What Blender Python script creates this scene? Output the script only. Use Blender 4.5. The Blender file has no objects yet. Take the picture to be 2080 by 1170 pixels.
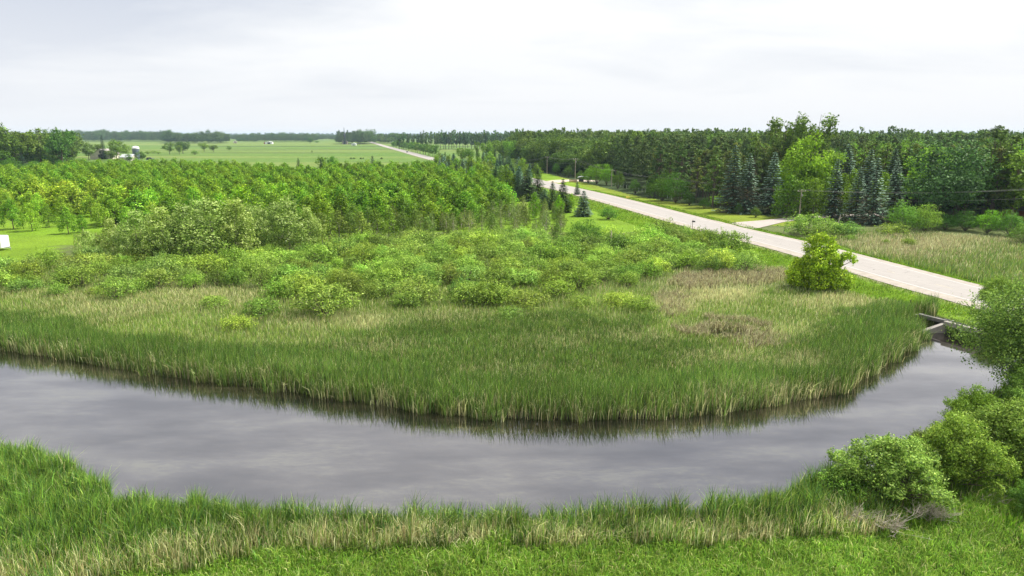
import bpy, math, random
import numpy as np
rad = math.radians
sc = bpy.context.scene
RNG = np.random.default_rng(7)
random.seed(7)

# ------------------------------------------------------------------ camera
CAM_H = 24.0; PITCH = rad(12.7); FPX = 1387.0
cd = bpy.data.cameras.new('camera'); cam = bpy.data.objects.new('camera', cd)
sc.collection.objects.link(cam); sc.camera = cam
cd.lens = 36 * FPX / 2080; cd.sensor_width = 36; cd.clip_start = 0.5; cd.clip_end = 30000
cam.location = (0, 0, CAM_H); cam.rotation_euler = (rad(90) - PITCH, 0, 0)

# ------------------------------------------------------------------ exposure, sky, sun
sc.view_settings.view_transform = 'Standard'; sc.view_settings.look = 'None'
sc.view_settings.gamma = 1; sc.view_settings.exposure = 1.0
SUN_EL = rad(56); SUN_AZ = rad(62)          # azimuth clockwise from +Y (view direction)
w = bpy.data.worlds.new('World'); sc.world = w; w.use_nodes = True
nt = w.node_tree; nt.nodes.clear()
def N(t, typ, **kw):
    n = t.nodes.new(typ)
    for k, v in kw.items():
        if k.startswith('i_'):
            kk = k[2:]; n.inputs[int(kk) if kk.isdigit() else kk].default_value = v
        else: setattr(n, k, v)
    return n
L = lambda t, a, b: t.links.new(a, b)
out = N(nt, 'ShaderNodeOutputWorld'); 
sky = N(nt, 'ShaderNodeTexSky'); sky.sky_type = 'NISHITA'; sky.sun_disc = False
sky.sun_elevation = SUN_EL; sky.sun_rotation = SUN_AZ; sky.air_density = 1.2; sky.dust_density = 3
bg1 = N(nt, 'ShaderNodeBackground'); bg1.inputs['Strength'].default_value = 0.07
L(nt, sky.outputs[0], bg1.inputs[0])
tc = N(nt, 'ShaderNodeTexCoord'); sp = N(nt, 'ShaderNodeSeparateXYZ'); L(nt, tc.outputs['Generated'], sp.inputs[0])
zz = N(nt, 'ShaderNodeMath', operation='MAXIMUM', i_1=0.0); L(nt, sp.outputs[2], zz.inputs[0])
za = N(nt, 'ShaderNodeMath', operation='ADD', i_1=0.16); L(nt, zz.outputs[0], za.inputs[0])
dx = N(nt, 'ShaderNodeMath', operation='DIVIDE'); L(nt, sp.outputs[0], dx.inputs[0]); L(nt, za.outputs[0], dx.inputs[1])
dy = N(nt, 'ShaderNodeMath', operation='DIVIDE'); L(nt, sp.outputs[1], dy.inputs[0]); L(nt, za.outputs[0], dy.inputs[1])
cb = N(nt, 'ShaderNodeCombineXYZ'); L(nt, dx.outputs[0], cb.inputs[0]); L(nt, dy.outputs[0], cb.inputs[1])
cn = N(nt, 'ShaderNodeTexNoise', i_Scale=0.85, i_Detail=6.0, i_Roughness=0.55, i_Distortion=0.35)
mpw = N(nt, 'ShaderNodeMapping'); mpw.inputs['Location'].default_value = (4.3, 1.2, 0); mpw.inputs['Scale'].default_value = (0.8, 1.15, 1)
L(nt, cb.outputs[0], mpw.inputs[0]); L(nt, mpw.outputs[0], cn.inputs['Vector'])
# a greyer bank of cloud towards the left of the view
dn = N(nt, 'ShaderNodeVectorMath', operation='DISTANCE'); L(nt, tc.outputs['Generated'], dn.inputs[0]); dn.inputs[1].default_value = (-0.60, 0.78, 0.14)
dm = N(nt, 'ShaderNodeMapRange'); L(nt, dn.outputs['Value'], dm.inputs[0])
dm.inputs[1].default_value = 0.05; dm.inputs[2].default_value = 0.55; dm.inputs[3].default_value = -0.16; dm.inputs[4].default_value = 0.07
ad = N(nt, 'ShaderNodeMath', operation='ADD'); L(nt, cn.outputs[0], ad.inputs[0]); L(nt, dm.outputs[0], ad.inputs[1])
cr = N(nt, 'ShaderNodeValToRGB'); L(nt, ad.outputs[0], cr.inputs[0])
e = cr.color_ramp.elements
e[0].position = 0.30; e[0].color = (0.44, 0.468, 0.53, 1)
e[1].position = 0.60; e[1].color = (0.655, 0.66, 0.67, 1)
k = e.new(0.48); k.color = (0.58, 0.595, 0.62, 1)
# paler, slightly blue towards the horizon
hz = N(nt, 'ShaderNodeMapRange'); L(nt, sp.outputs[2], hz.inputs[0]); hz.inputs[1].default_value = 0.0; hz.inputs[2].default_value = 0.16
hm = N(nt, 'ShaderNodeMix', data_type='RGBA'); hm.inputs['A'].default_value = (0.60, 0.615, 0.64, 1)
L(nt, hz.outputs[0], hm.inputs['Factor']); L(nt, cr.outputs[0], hm.inputs['B'])
bg2 = N(nt, 'ShaderNodeBackground'); bg2.inputs['Strength'].default_value = 0.80; L(nt, hm.outputs['Result'], bg2.inputs[0])
ms = N(nt, 'ShaderNodeMixShader', i_0=0.94); L(nt, bg1.outputs[0], ms.inputs[1]); L(nt, bg2.outputs[0], ms.inputs[2])
L(nt, ms.outputs[0], out.inputs[0])
sl = bpy.data.lights.new('sun', 'SUN'); so = bpy.data.objects.new('sun', sl); sc.collection.objects.link(so)
sl.energy = 4.4; sl.angle = rad(11); sl.color = (1.0, 0.955, 0.87)
so.rotation_euler = (rad(90) - SUN_EL, 0, -SUN_AZ + math.pi)
so.rotation_euler = (-(rad(90) - SUN_EL), 0, -SUN_AZ)

# ------------------------------------------------------------------ pixel -> ground helper
def P(px, py, z=0.0):
    x = (px - 1040) / FPX; y = -(py - 585) / FPX
    dyv = math.cos(PITCH) + y * math.sin(PITCH); dz = -math.sin(PITCH) + y * math.cos(PITCH)
    t = (z - CAM_H) / dz
    return (x * t, dyv * t)
def pix(x, y, z=0.0):
    dzv = z - CAM_H
    f = y * math.cos(PITCH) - dzv * math.sin(PITCH); u = y * math.sin(PITCH) + dzv * math.cos(PITCH)
    return 1040 + FPX * x / f, 585 - FPX * u / f
def height_for(px_base, py_base, py_top, z=0.0):
    X, Y = P(px_base, py_base, z)
    y = -(py_top - 585) / FPX
    dyv = math.cos(PITCH) + y * math.sin(PITCH); dz = -math.sin(PITCH) + y * math.cos(PITCH)
    return CAM_H + Y / dyv * dz - z

# ------------------------------------------------------------------ tagging
def tag(o, label=None, cat=None, group=None, kind=None):
    if label: o['label'] = label
    if cat: o['category'] = cat
    if group: o['group'] = group
    if kind: o['kind'] = kind
    return o
def link(o, parent=None):
    sc.collection.objects.link(o)
    if parent is not None: o.parent = parent
    return o
def empty(name, loc, rz=0.0, scale=(1, 1, 1)):
    o = bpy.data.objects.new(name, None); link(o); o.empty_display_size = 0.5
    o.location = loc; o.rotation_euler = (0, 0, rz); o.scale = scale
    return o

# ------------------------------------------------------------------ materials
def new_mat(name):
    m = bpy.data.materials.new(name); m.use_nodes = True; m.node_tree.nodes.clear(); return m
def leaf_mat(name, transl=0.34, gloss=0.012, vary=0.2, hue=0.015, gain=(1.42, 1.62, 0.98)):
    m = new_mat(name); t = m.node_tree
    o = N(t, 'ShaderNodeOutputMaterial'); a = N(t, 'ShaderNodeAttribute'); a.attribute_name = 'Col'
    oi = N(t, 'ShaderNodeObjectInfo')
    mx = N(t, 'ShaderNodeMix', data_type='RGBA', blend_type='MULTIPLY'); mx.inputs['Factor'].default_value = 1
    gn = N(t, 'ShaderNodeVectorMath', operation='MULTIPLY'); gn.inputs[1].default_value = gain; L(t, a.outputs['Color'], gn.inputs[0])
    L(t, gn.outputs[0], mx.inputs['A']); L(t, oi.outputs['Color'], mx.inputs['B'])
    h = N(t, 'ShaderNodeHueSaturation'); L(t, mx.outputs['Result'], h.inputs['Color'])
    mr = N(t, 'ShaderNodeMapRange'); L(t, oi.outputs['Random'], mr.inputs[0]); mr.inputs[3].default_value = 1 - vary; mr.inputs[4].default_value = 1 + vary
    L(t, mr.outputs[0], h.inputs['Value'])
    m1 = N(t, 'ShaderNodeMath', operation='MULTIPLY', i_1=7.31); L(t, oi.outputs['Random'], m1.inputs[0])
    m2 = N(t, 'ShaderNodeMath', operation='FRACT'); L(t, m1.outputs[0], m2.inputs[0])
    mh = N(t, 'ShaderNodeMapRange'); L(t, m2.outputs[0], mh.inputs[0]); mh.inputs[3].default_value = 0.5 - hue; mh.inputs[4].default_value = 0.5 + hue
    L(t, mh.outputs[0], h.inputs['Hue'])
    d = N(t, 'ShaderNodeBsdfDiffuse'); tr = N(t, 'ShaderNodeBsdfTranslucent'); g = N(t, 'ShaderNodeBsdfGlossy'); g.inputs['Roughness'].default_value = 0.45
    L(t, h.outputs[0], d.inputs[0]); L(t, h.outputs[0], tr.inputs[0])
    s1 = N(t, 'ShaderNodeMixShader', i_0=transl); L(t, d.outputs[0], s1.inputs[1]); L(t, tr.outputs[0], s1.inputs[2])
    s2 = N(t, 'ShaderNodeMixShader', i_0=gloss); L(t, s1.outputs[0], s2.inputs[1]); L(t, g.outputs[0], s2.inputs[2])
    L(t, s2.outputs[0], o.inputs[0]); return m
def plain(name, col, rough=0.7, noise=0.25, scale=4.0, metal=0.0, bump=0.0):
    m = new_mat(name); t = m.node_tree
    o = N(t, 'ShaderNodeOutputMaterial'); b = N(t, 'ShaderNodeBsdfPrincipled'); L(t, b.outputs[0], o.inputs[0])
    c = N(t, 'ShaderNodeTexCoord'); n = N(t, 'ShaderNodeTexNoise', i_Scale=scale, i_Detail=6.0, i_Roughness=0.65); L(t, c.outputs['Object'], n.inputs['Vector'])
    mr = N(t, 'ShaderNodeMapRange'); L(t, n.outputs[0], mr.inputs[0]); mr.inputs[1].default_value = 0.3; mr.inputs[2].default_value = 0.7
    mr.inputs[3].default_value = 1 - noise; mr.inputs[4].default_value = 1 + noise
    v = N(t, 'ShaderNodeVectorMath', operation='SCALE'); v.inputs[0].default_value = col[:3]; L(t, mr.outputs[0], v.inputs['Scale'])
    L(t, v.outputs[0], b.inputs['Base Color']); b.inputs['Roughness'].default_value = rough; b.inputs['Metallic'].default_value = metal
    if bump:
        bp = N(t, 'ShaderNodeBump', i_Strength=bump); L(t, n.outputs[0], bp.inputs['Height']); L(t, bp.outputs[0], b.inputs['Normal'])
    return m
M_LEAF = leaf_mat('leaves'); M_NEEDLE = leaf_mat('needles', 0.2, 0.012, 0.2, 0.015, (1.25, 1.45, 1.05)); M_BLADE = leaf_mat('blades', 0.42, 0.012, 0, 0, (1.62, 1.70, 1.12))
M_SILVER = leaf_mat('pale_leaves', 0.4, 0.02, 0.12, 0.01, (1.3, 1.42, 0.95))
M_BARK = plain('bark', (0.11, 0.085, 0.062), 0.9, 0.4, 3, bump=0.4)
M_BARK_PALE = plain('pale_bark', (0.26, 0.235, 0.19), 0.9, 0.4, 3)
M_DEAD = plain('dead_wood', (0.42, 0.37, 0.31), 0.9, 0.3, 3)
M_POLE = plain('pole_wood', (0.36, 0.30, 0.24), 0.85, 0.3, 3)
M_CONC = plain('concrete', (0.25, 0.23, 0.205), 0.85, 0.3, 1.2, bump=0.25)
M_CONC_D = plain('weathered_concrete', (0.115, 0.11, 0.10), 0.85, 0.5, 1.6, bump=0.25)
M_WHITE = plain('white_paint', (0.78, 0.78, 0.77), 0.45, 0.04, 2)
M_OFFW = plain('cream_siding', (0.6, 0.54, 0.46), 0.7, 0.15, 0.6)
M_ROOFM = plain('metal_roof', (0.62, 0.64, 0.68), 0.4, 0.1, 0.5, 0.3)
M_DARK = plain('shade_and_door_black', (0.012, 0.012, 0.014), 0.8, 0.1)  # near-black; puts shade into openings as colour, also used for dark doors
M_RED = plain('red_siding', (0.35, 0.09, 0.06), 0.8, 0.2)
M_BROWN = plain('brown_boards', (0.36, 0.20, 0.11), 0.8, 0.3, 3)
M_YELLOW = plain('yellow_sheet', (0.75, 0.66, 0.08), 0.5, 0.05)
M_RUBBER = plain('rubber', (0.02, 0.02, 0.02), 0.8, 0.1)
M_CAR = plain('dark_car_paint', (0.03, 0.045, 0.06), 0.25, 0.1)
M_GLASS = plain('glass', (0.03, 0.035, 0.04), 0.08, 0.1)
M_WIRE = plain('wire', (0.28, 0.27, 0.26), 0.5, 0.05)
M_GREY = plain('grey_metal', (0.3, 0.31, 0.33), 0.5, 0.1)
M_BLACKM = plain('black_metal', (0.03, 0.03, 0.032), 0.5, 0.1)

# ------------------------------------------------------------------ fast mesh builders
def mesh_from(name, V, loops, starts, totals, cols=None, mat=None, smooth=False):
    me = bpy.data.meshes.new(name)
    me.vertices.add(len(V)); me.vertices.foreach_set('co', np.ascontiguousarray(V, dtype=np.float32).ravel())
    me.loops.add(len(loops)); me.loops.foreach_set('vertex_index', np.ascontiguousarray(loops, dtype=np.int32))
    me.polygons.add(len(starts)); me.polygons.foreach_set('loop_start', np.ascontiguousarray(starts, dtype=np.int32))
    if smooth: me.polygons.foreach_set('use_smooth', np.ones(len(starts), dtype=bool))
    me.update(calc_edges=True)
    if cols is not None:
        a = me.color_attributes.new('Col', 'BYTE_COLOR' if False else 'FLOAT_COLOR', 'POINT')
        c = np.ones((len(V), 4), dtype=np.float32); c[:, :3] = cols; a.data.foreach_set('color', c.ravel())
    if mat: me.materials.append(mat)
    return me
def unit(v): return v / (np.linalg.norm(v, axis=-1, keepdims=True) + 1e-9)
def leaf_quads(pos, nrm, tang, ln, wd, cols):
    """pointed quads: pos (n,3) centre"""
    n = len(pos); t = unit(tang - nrm * np.sum(tang * nrm, 1, keepdims=True)); b = np.cross(nrm, t)
    ln = np.asarray(ln).reshape(-1, 1); wd = np.asarray(wd).reshape(-1, 1)
    V = np.empty((n, 4, 3)); V[:, 0] = pos - t * ln / 2; V[:, 1] = pos + b * wd / 2 - nrm * ln * 0.08
    V[:, 2] = pos + t * ln / 2; V[:, 3] = pos - b * wd / 2 - nrm * ln * 0.08
    return V.reshape(-1, 3), np.repeat(cols, 4, 0)
def quads_mesh(name, V, cols, mat):
    n = len(V) // 4
    return mesh_from(name, V, np.arange(4 * n), np.arange(n) * 4, None, cols, mat)
def tubes(segs, sides=5):
    """segs: list of (points(k,3), radii(k)) -> V, F"""
    V = []; F = []
    for pts, rr in segs:
        pts = np.asarray(pts, float); k = len(pts); base = len(V)
        for i in range(k):
            d = pts[min(i + 1, k - 1)] - pts[max(i - 1, 0)]; d = d / (np.linalg.norm(d) + 1e-9)
            a = np.cross(d, (0, 0, 1) if abs(d[2]) < 0.9 else (1, 0, 0)); a /= np.linalg.norm(a); b = np.cross(d, a)
            for s in range(sides):
                an = 2 * math.pi * s / sides; V.append(pts[i] + rr[i] * (math.cos(an) * a + math.sin(an) * b))
        for i in range(k - 1):
            for s in range(sides):
                s2 = (s + 1) % sides
                F.append((base + i * sides + s, base + i * sides + s2, base + (i + 1) * sides + s2, base + (i + 1) * sides + s))
        F.append(tuple(base + (k - 1) * sides + s for s in range(sides))); F.append(tuple(base + s for s in reversed(range(sides))))
    return V, F
def pymesh(name, V, F, mat, smooth=False):
    me = bpy.data.meshes.new(name); me.from_pydata([tuple(map(float, v)) for v in V], [], F); me.materials.append(mat)
    if smooth: me.polygons.foreach_set('use_smooth', [True] * len(F))
    me.update(); return me
class MB:
    def __init__(s): s.V = []; s.F = []
    def raw(s, V, F):
        b = len(s.V); s.V += [tuple(map(float, v)) for v in V]; s.F += [tuple(b + i for i in f) for f in F]; return s
    def box(s, c, d, rz=0, bev=0.0, rx=0.0):
        hx, hy, hz = d[0] / 2, d[1] / 2, d[2] / 2; pts = []
        if bev <= 0:
            P8 = [(sx * hx, sy * hy, sz * hz) for sz in (-1, 1) for sy in (-1, 1) for sx in (-1, 1)]
            F = [(0, 2, 3, 1), (4, 5, 7, 6), (0, 1, 5, 4), (2, 6, 7, 3), (0, 4, 6, 2), (1, 3, 7, 5)]
        else:
            o8 = [(hx - bev, hy), (hx, hy - bev), (hx, -hy + bev), (hx - bev, -hy), (-hx + bev, -hy), (-hx, -hy + bev), (-hx, hy - bev), (-hx + bev, hy)]
            i8 = [(x * (1 - bev / hx), y * (1 - bev / hy)) for x, y in o8]
            P8 = [(x, y, -hz) for x, y in i8] + [(x, y, -hz + bev) for x, y in o8] + [(x, y, hz - bev) for x, y in o8] + [(x, y, hz) for x, y in i8]
            F = [tuple(range(8)), tuple(reversed(range(24, 32)))]
            for r in range(3):
                for q in range(8): F.append((r * 8 + q, (r + 1) * 8 + q, (r + 1) * 8 + (q + 1) % 8, r * 8 + (q + 1) % 8))
        cr_, sr = math.cos(rz), math.sin(rz); cx, sx_ = math.cos(rx), math.sin(rx)
        for x, y, z in P8:
            y, z = y * cx - z * sx_, y * sx_ + z * cx
            pts.append((c[0] + x * cr_ - y * sr, c[1] + x * sr + y * cr_, c[2] + z))
        return s.raw(pts, F)
    def tube(s, pts, rr, sides=8):
        if not hasattr(rr, '__len__'): rr = [rr] * len(pts)
        V, F = tubes([(pts, rr)], sides); return s.raw(V, F)
    def prism(s, prof, y0, y1):
        """prof: list of (x,z), extruded along y"""
        n = len(prof); V = [(x, y0, z) for x, z in prof] + [(x, y1, z) for x, z in prof]
        F = [tuple(reversed(range(n))), tuple(range(n, 2 * n))] + [(i, (i + 1) % n, n + (i + 1) % n, n + i) for i in range(n)]
        return s.raw(V, F)
    def lathe(s, prof, c=(0, 0, 0), n=20):
        V = []; k = len(prof)
        for r, z in prof:
            for i in range(n): V.append((c[0] + r * math.cos(2 * math.pi * i / n), c[1] + r * math.sin(2 * math.pi * i / n), c[2] + z))
        F = [(j * n + i, j * n + (i + 1) % n, (j + 1) * n + (i + 1) % n, (j + 1) * n + i) for j in range(k - 1) for i in range(n)]
        F += [tuple(reversed(range(n))), tuple((k - 1) * n + i for i in range(n))]
        return s.raw(V, F)
    def build(s, name, mat, parent=None, smooth=False):
        return link(bpy.data.objects.new(name, pymesh(name, s.V, s.F, mat, smooth)), parent)

# ------------------------------------------------------------------ plan geometry: river, road
def segdist(x, y, poly, closed=True):
    x = np.asarray(x, float); y = np.asarray(y, float); best = np.full(x.shape, 1e9)
    n = len(poly)
    for i in range(n if closed else n - 1):
        ax, ay = poly[i]; bx, by = poly[(i + 1) % n]; ex, ey = bx - ax, by - ay; l2 = ex * ex + ey * ey + 1e-9
        t = np.clip(((x - ax) * ex + (y - ay) * ey) / l2, 0, 1)
        best = np.minimum(best, np.hypot(x - ax - t * ex, y - ay - t * ey))
    return best
def inside(x, y, poly):
    x = np.asarray(x, float); y = np.asarray(y, float); c = np.zeros(x.shape, bool); n = len(poly)
    for i in range(n):
        x1, y1 = poly[i]; x2, y2 = poly[(i + 1) % n]
        c ^= ((y1 > y) != (y2 > y)) & (x < (x2 - x1) * (y - y1) / (y2 - y1 + 1e-12) + x1)
    return c
def cr_spline(pts, n=6):
    pts = [np.array(p, float) for p in pts]; o = []
    for i in range(len(pts) - 1):
        p0 = pts[max(i - 1, 0)]; p1 = pts[i]; p2 = pts[i + 1]; p3 = pts[min(i + 2, len(pts) - 1)]
        for k in range(n):
            t = k / n; o.append(tuple(0.5 * (2 * p1 + (p2 - p0) * t + (2 * p0 - 5 * p1 + 4 * p2 - p3) * t * t + (3 * p1 - p0 - 3 * p2 + p3) * t ** 3)))
    o.append(tuple(pts[-1])); return o
WZ = -0.18
farbank_px = [(0, 708), (150, 730), (300, 756), (450, 776), (620, 797), (800, 824), (950, 842), (1100, 850), (1250, 849), (1400, 842), (1550, 824), (1640, 806), (1715, 794), (1750, 762), (1800, 735), (1840, 708), (1862, 684), (1870, 664)]
FB = [(-190, 118), (-110, 95)] + [P(a, b, WZ) for a, b in farbank_px]
CUL0 = P(1866, 650, 0); 
rightbank = [(60.5, 79.0), (56.5, 71.5), (50.8, 65.2), (43.2, 59.2), (35.6, 53.0), (29.2, 48.2), (24.4, 44.6)]
NB = [P(1660, 960, 1.0), P(1590, 990, 1.2), P(1450, 1003, 1.5), P(1250, 1012, 1.7), P(1000, 1014, 1.8), P(700, 1014, 1.8), P(480, 1003, 1.7), P(330, 992, 1.6), P(215, 990, 1.5), P(185, 960, 1.4), P(90, 908, 1.5), P(0, 892, 1.5)]
RIV = cr_spline(FB + [(58.5, 84.5)] + rightbank + NB + [(-60, 53.5), (-110, 64), (-190, 86)], 4)
POOL = [(P(1470 + 46 * math.cos(a), 684 + 7 * math.sin(a))) for a in np.linspace(0, 2 * math.pi, 14, endpoint=False)]

ROADZ = 1.3
def road_z(y): return np.interp(y, [0, 420, 620], [ROADZ, ROADZ, 0.3])
low = [P(1936, 613, 1.3), P(1820, 581, 1.3), P(1560, 504, 1.3), P(1390, 460, 1.3), P(1200, 405, 1.3), P(1060, 371, 0.9), P(865, 323, 0.3), P(810, 307, 0.3), P(775, 297, .3), P(758, 291.5, .3)]
d0 = np.array(low[0]) - np.array(low[2]); d0 = d0 / np.linalg.norm(d0)
dE = np.array(low[-1]) - np.array(low[-2]); dE /= np.linalg.norm(dE)
low = [tuple(np.array(low[0]) + d0 * 90), tuple(np.array(low[0]) + d0 * 30)] + low + [tuple(np.array(low[-1]) + dE * 900)]
lowS = np.array(cr_spline(low, 10))
tg = np.gradient(lowS, axis=0); tg = unit(tg); nr = np.stack([tg[:, 1], -tg[:, 0]], 1)   # to the right
if nr[0, 0] < 0: nr = -nr
RW = 13.4
ROADC = [tuple(p) for p in (lowS + nr * RW / 2)]

def fnoise(x, y, s, seed=0):
    r = np.random.default_rng(seed); v = np.zeros(np.shape(x))
    for k in range(7):
        a = r.uniform(0, 2 * math.pi); f = s * r.uniform(0.5, 2.2); p = r.uniform(0, 6.28)
        v = v + np.sin((x * math.cos(a) + y * math.sin(a)) * f + p + 1.3 * np.sin((x * math.sin(a) - y * math.cos(a)) * f * 0.6 + p * 2))
    return v / 7 * 1.6      # about -1..1
CUL_DIR = unit(np.array(P(1990, 686, 0)) - np.array(P(1866, 650, 0)))
CULA = np.array(P(1866, 636, 1.35)); CULB = np.array(P(1992, 667, 1.35)); CULU = (CULB - CULA) / np.linalg.norm(CULB - CULA); CULV = np.array([-CULU[1], CULU[0]])
if CULV[0] < 0: CULV = -CULV
CULL = float(np.linalg.norm(CULB - CULA))
def ground_z(x, y):
    z = ground_z0(x, y); u = (x - CULA[0]) * CULU[0] + (y - CULA[1]) * CULU[1]; v = (x - CULA[0]) * CULV[0] + (y - CULA[1]) * CULV[1]
    on = (u > -1.5) & (u < CULL + 3) & (y < 120) & (segdist(x, y, ROADC, False) > RW / 2)
    z = np.where(on & (v > 0.9) & (v < 9), np.maximum(z, 1.18), z)
    return np.where((u > -.2) & (u < CULL) & (v <= 0.9) & (v > -6), np.minimum(z, -0.7), z)
def ground_z0(x, y):
    x = np.asarray(x, float); y = np.asarray(y, float)
    z = 0.10 * fnoise(x, y, 0.18, 1) * np.clip((600 - y) / 300, 0, 1) + 0.08
    near = (y < 130) & (np.abs(x) < 220)
    sd = np.full(x.shape, 99.0)
    if near.any():
        a = segdist(x[near], y[near], RIV); ins = inside(x[near], y[near], RIV); sd[near] = np.where(ins, -a, a)
        b = segdist(x[near], y[near], POOL); i2 = inside(x[near], y[near], POOL); p2 = np.where(i2, -b, b)
        z[near] = np.minimum(z[near], np.clip(sd[near] * 0.7 - 0.12, -1.1, 0.3)); z[near] = np.minimum(z[near], np.clip(p2 * 0.7 - 0.12, -0.5, 0.3))
    dr = segdist(x, y, ROADC, False); rz_ = road_z(y)
    emb = rz_ * np.clip(1 - (dr - RW / 2 - 0.3) / 5.0, 0, 1) - 0.07
    emb = np.where(y > 620, -0.07, emb)
    return np.where(dr < RW / 2 + 5.3, np.where(sd < -0.2, np.where(dr < RW / 2 + 1.6, emb, z), np.maximum(z, emb)), z)

# ------------------------------------------------------------------ ground sheet
def coords(parts):
    o = [parts[0][0]]
    for a, b, s in parts: o += list(np.arange(a + s, b + s * 0.5, s))
    return np.array(o)
gx = coords([(-9000, -2000, 700), (-2000, -600, 100), (-600, -150, 15), (-150, -66, 3), (-66, 90, 0.8), (90, 150, 2.5), (150, 600, 15), (600, 2000, 100), (2000, 9000, 700)])
gy = coords([(-300, 20, 40), (20, 32, 3), (32, 112, 0.8), (112, 260, 1.5), (260, 560, 4), (560, 1150, 3), (1150, 1550, 6), (1550, 3000, 100), (3000, 12000, 600)])
GX, GY = np.meshgrid(gx, gy); Z = ground_z(GX, GY)
def lerp(a, b, t): return a + (b - a) * np.asarray(t)[..., None]
def ell(x, y, px, py, rx, ry):
    """soft membership 0..1 of plan points in an ellipse given where it lies"""
    X, Y = pix(x, y, 0.4); d = np.hypot((X - px) / rx, (Y - py) / ry); return np.clip(1.4 - d, 0, 1)
C_MARSH = np.array((0.085, 0.115, 0.030)); C_LAWN = np.array((0.115, 0.215, 0.012)); C_ROADS = np.array((0.110, 0.210, 0.010))
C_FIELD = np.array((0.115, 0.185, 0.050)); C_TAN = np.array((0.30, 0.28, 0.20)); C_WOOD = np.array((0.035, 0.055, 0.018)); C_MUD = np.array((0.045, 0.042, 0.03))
def ground_col(x, y):
    n1 = fnoise(x, y, 0.35, 11) * 0.5 + 0.5; n2 = fnoise(x, y, 0.08, 12) * 0.5 + 0.5
    X, Y = pix(x, y, 0)
    c = np.zeros(x.shape + (3,)) + C_MARSH
    c = lerp(c, C_TAN * 0.55, 0.25 * n1)
    sd = segdist(x, y, RIV); ins = inside(x, y, RIV)
    c = np.where((ins | (sd < 1.2))[..., None], C_MUD, c)
    dr = segdist(x, y, ROADC, False)
    left = (X < np.interp(Y, [272, 370, 620], [900, 1160, 1960]))
    # lawn along the near side of the road, under the young trees and behind the poles
    lawn = ((Y < 500) & (X < 760)) | ((Y < 472) & (X >= 760) & (X < 1330))
    lawn |= (Y < 540) & (X < 120)
    lawn &= Y > 320
    lc = lerp(np.broadcast_to(C_LAWN, c.shape), np.array((0.155, 0.215, 0.020)), 0.7 * n2); lc = lerp(lc, np.array((0.09, 0.17, 0.01)), 0.35 * n1)
    c = np.where(lawn[..., None], lc, c)
    rs = np.clip((RW / 2 + 7.5 + 1.5 * n1 - dr) / 2, 0, 1) * (y < 640)
    rc = lerp(np.broadcast_to(C_ROADS, c.shape), np.array((0.14, 0.19, 0.02)), 0.45 * n2)
    c = lerp(c, rc, rs)
    # verge beyond the road: mown lawn up to the wood, then rough
    ri = ~left & (X < 1640) & (Y > 335) & (Y < 460)
    vc = lerp(np.broadcast_to(np.array((0.125, 0.185, 0.012)), c.shape), np.array((0.19, 0.20, 0.035)), 0.6 * n1)
    c = np.where(ri[..., None], vc, c)
    far = y > 455
    # fields: strips of different crops across the plain
    ff = np.zeros(c.shape) + C_FIELD
    yy = y + 0.03 * x + 6 * fnoise(x, y, 0.006, 21)
    strip = np.interp(yy, [450, 520, 521, 600, 601, 700, 701, 760, 761, 900, 901, 1120, 1121, 1500, 1501, 2300, 2301, 4000],
                      [0.35, 0.35, 0.65, 0.7, 0.3, 0.35, 0.85, 0.8, 0.25, 0.3, 0.55, 0.65, 0.35, 0.25, 0.8, 0.6, 0.5, 0.5])
    ff = lerp(np.broadcast_to(np.array((0.070, 0.140, 0.022)), c.shape), np.array((0.155, 0.190, 0.050)), strip * (0.75 + 0.3 * fnoise(x, y, 0.01, 22)))
    for y0, wd_ in ((540, 5), (600, 8), (655, 6), (720, 13), (790, 8), (901, 22), (1010, 12), (1121, 30), (1380, 45)):
        k = np.clip(1 - np.abs(yy - y0) / wd_, 0, 1) * np.clip(fnoise(x, y, 0.008, y0) * 1.6 + 0.6, 0, 1)
        ff = lerp(ff, np.array((0.025, 0.035, 0.012)), 0.95 * k)
    c = np.where(far[..., None], ff, c)
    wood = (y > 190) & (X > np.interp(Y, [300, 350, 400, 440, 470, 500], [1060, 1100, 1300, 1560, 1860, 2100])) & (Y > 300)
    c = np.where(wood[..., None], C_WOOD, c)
    gv = np.clip(1 - np.abs(dr - RW / 2 - 0.1) / 0.9, 0, 1) * (0.4 + 0.5 * n1) * (y < 900)
    c = lerp(c, np.array((0.27, 0.22, 0.17)), gv)
    # foreground
    fgm = (y < np.interp(x, [-60, -30, -20, 20, 60], [40, 38.5, 37.6, 37.6, 44])) & (y < 47)
    c = np.where(fgm[..., None], lerp(np.broadcast_to(np.array((0.075, 0.16, 0.012)), c.shape), np.array((0.10, 0.17, 0.02)), n1), c)
    return c
GC = ground_col(GX, GY)
ny, nx = GX.shape
idx = np.arange(nx * ny).reshape(ny, nx)
q = np.stack([idx[:-1, :-1], idx[:-1, 1:], idx[1:, 1:], idx[1:, :-1]], -1).reshape(-1, 4)
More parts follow.
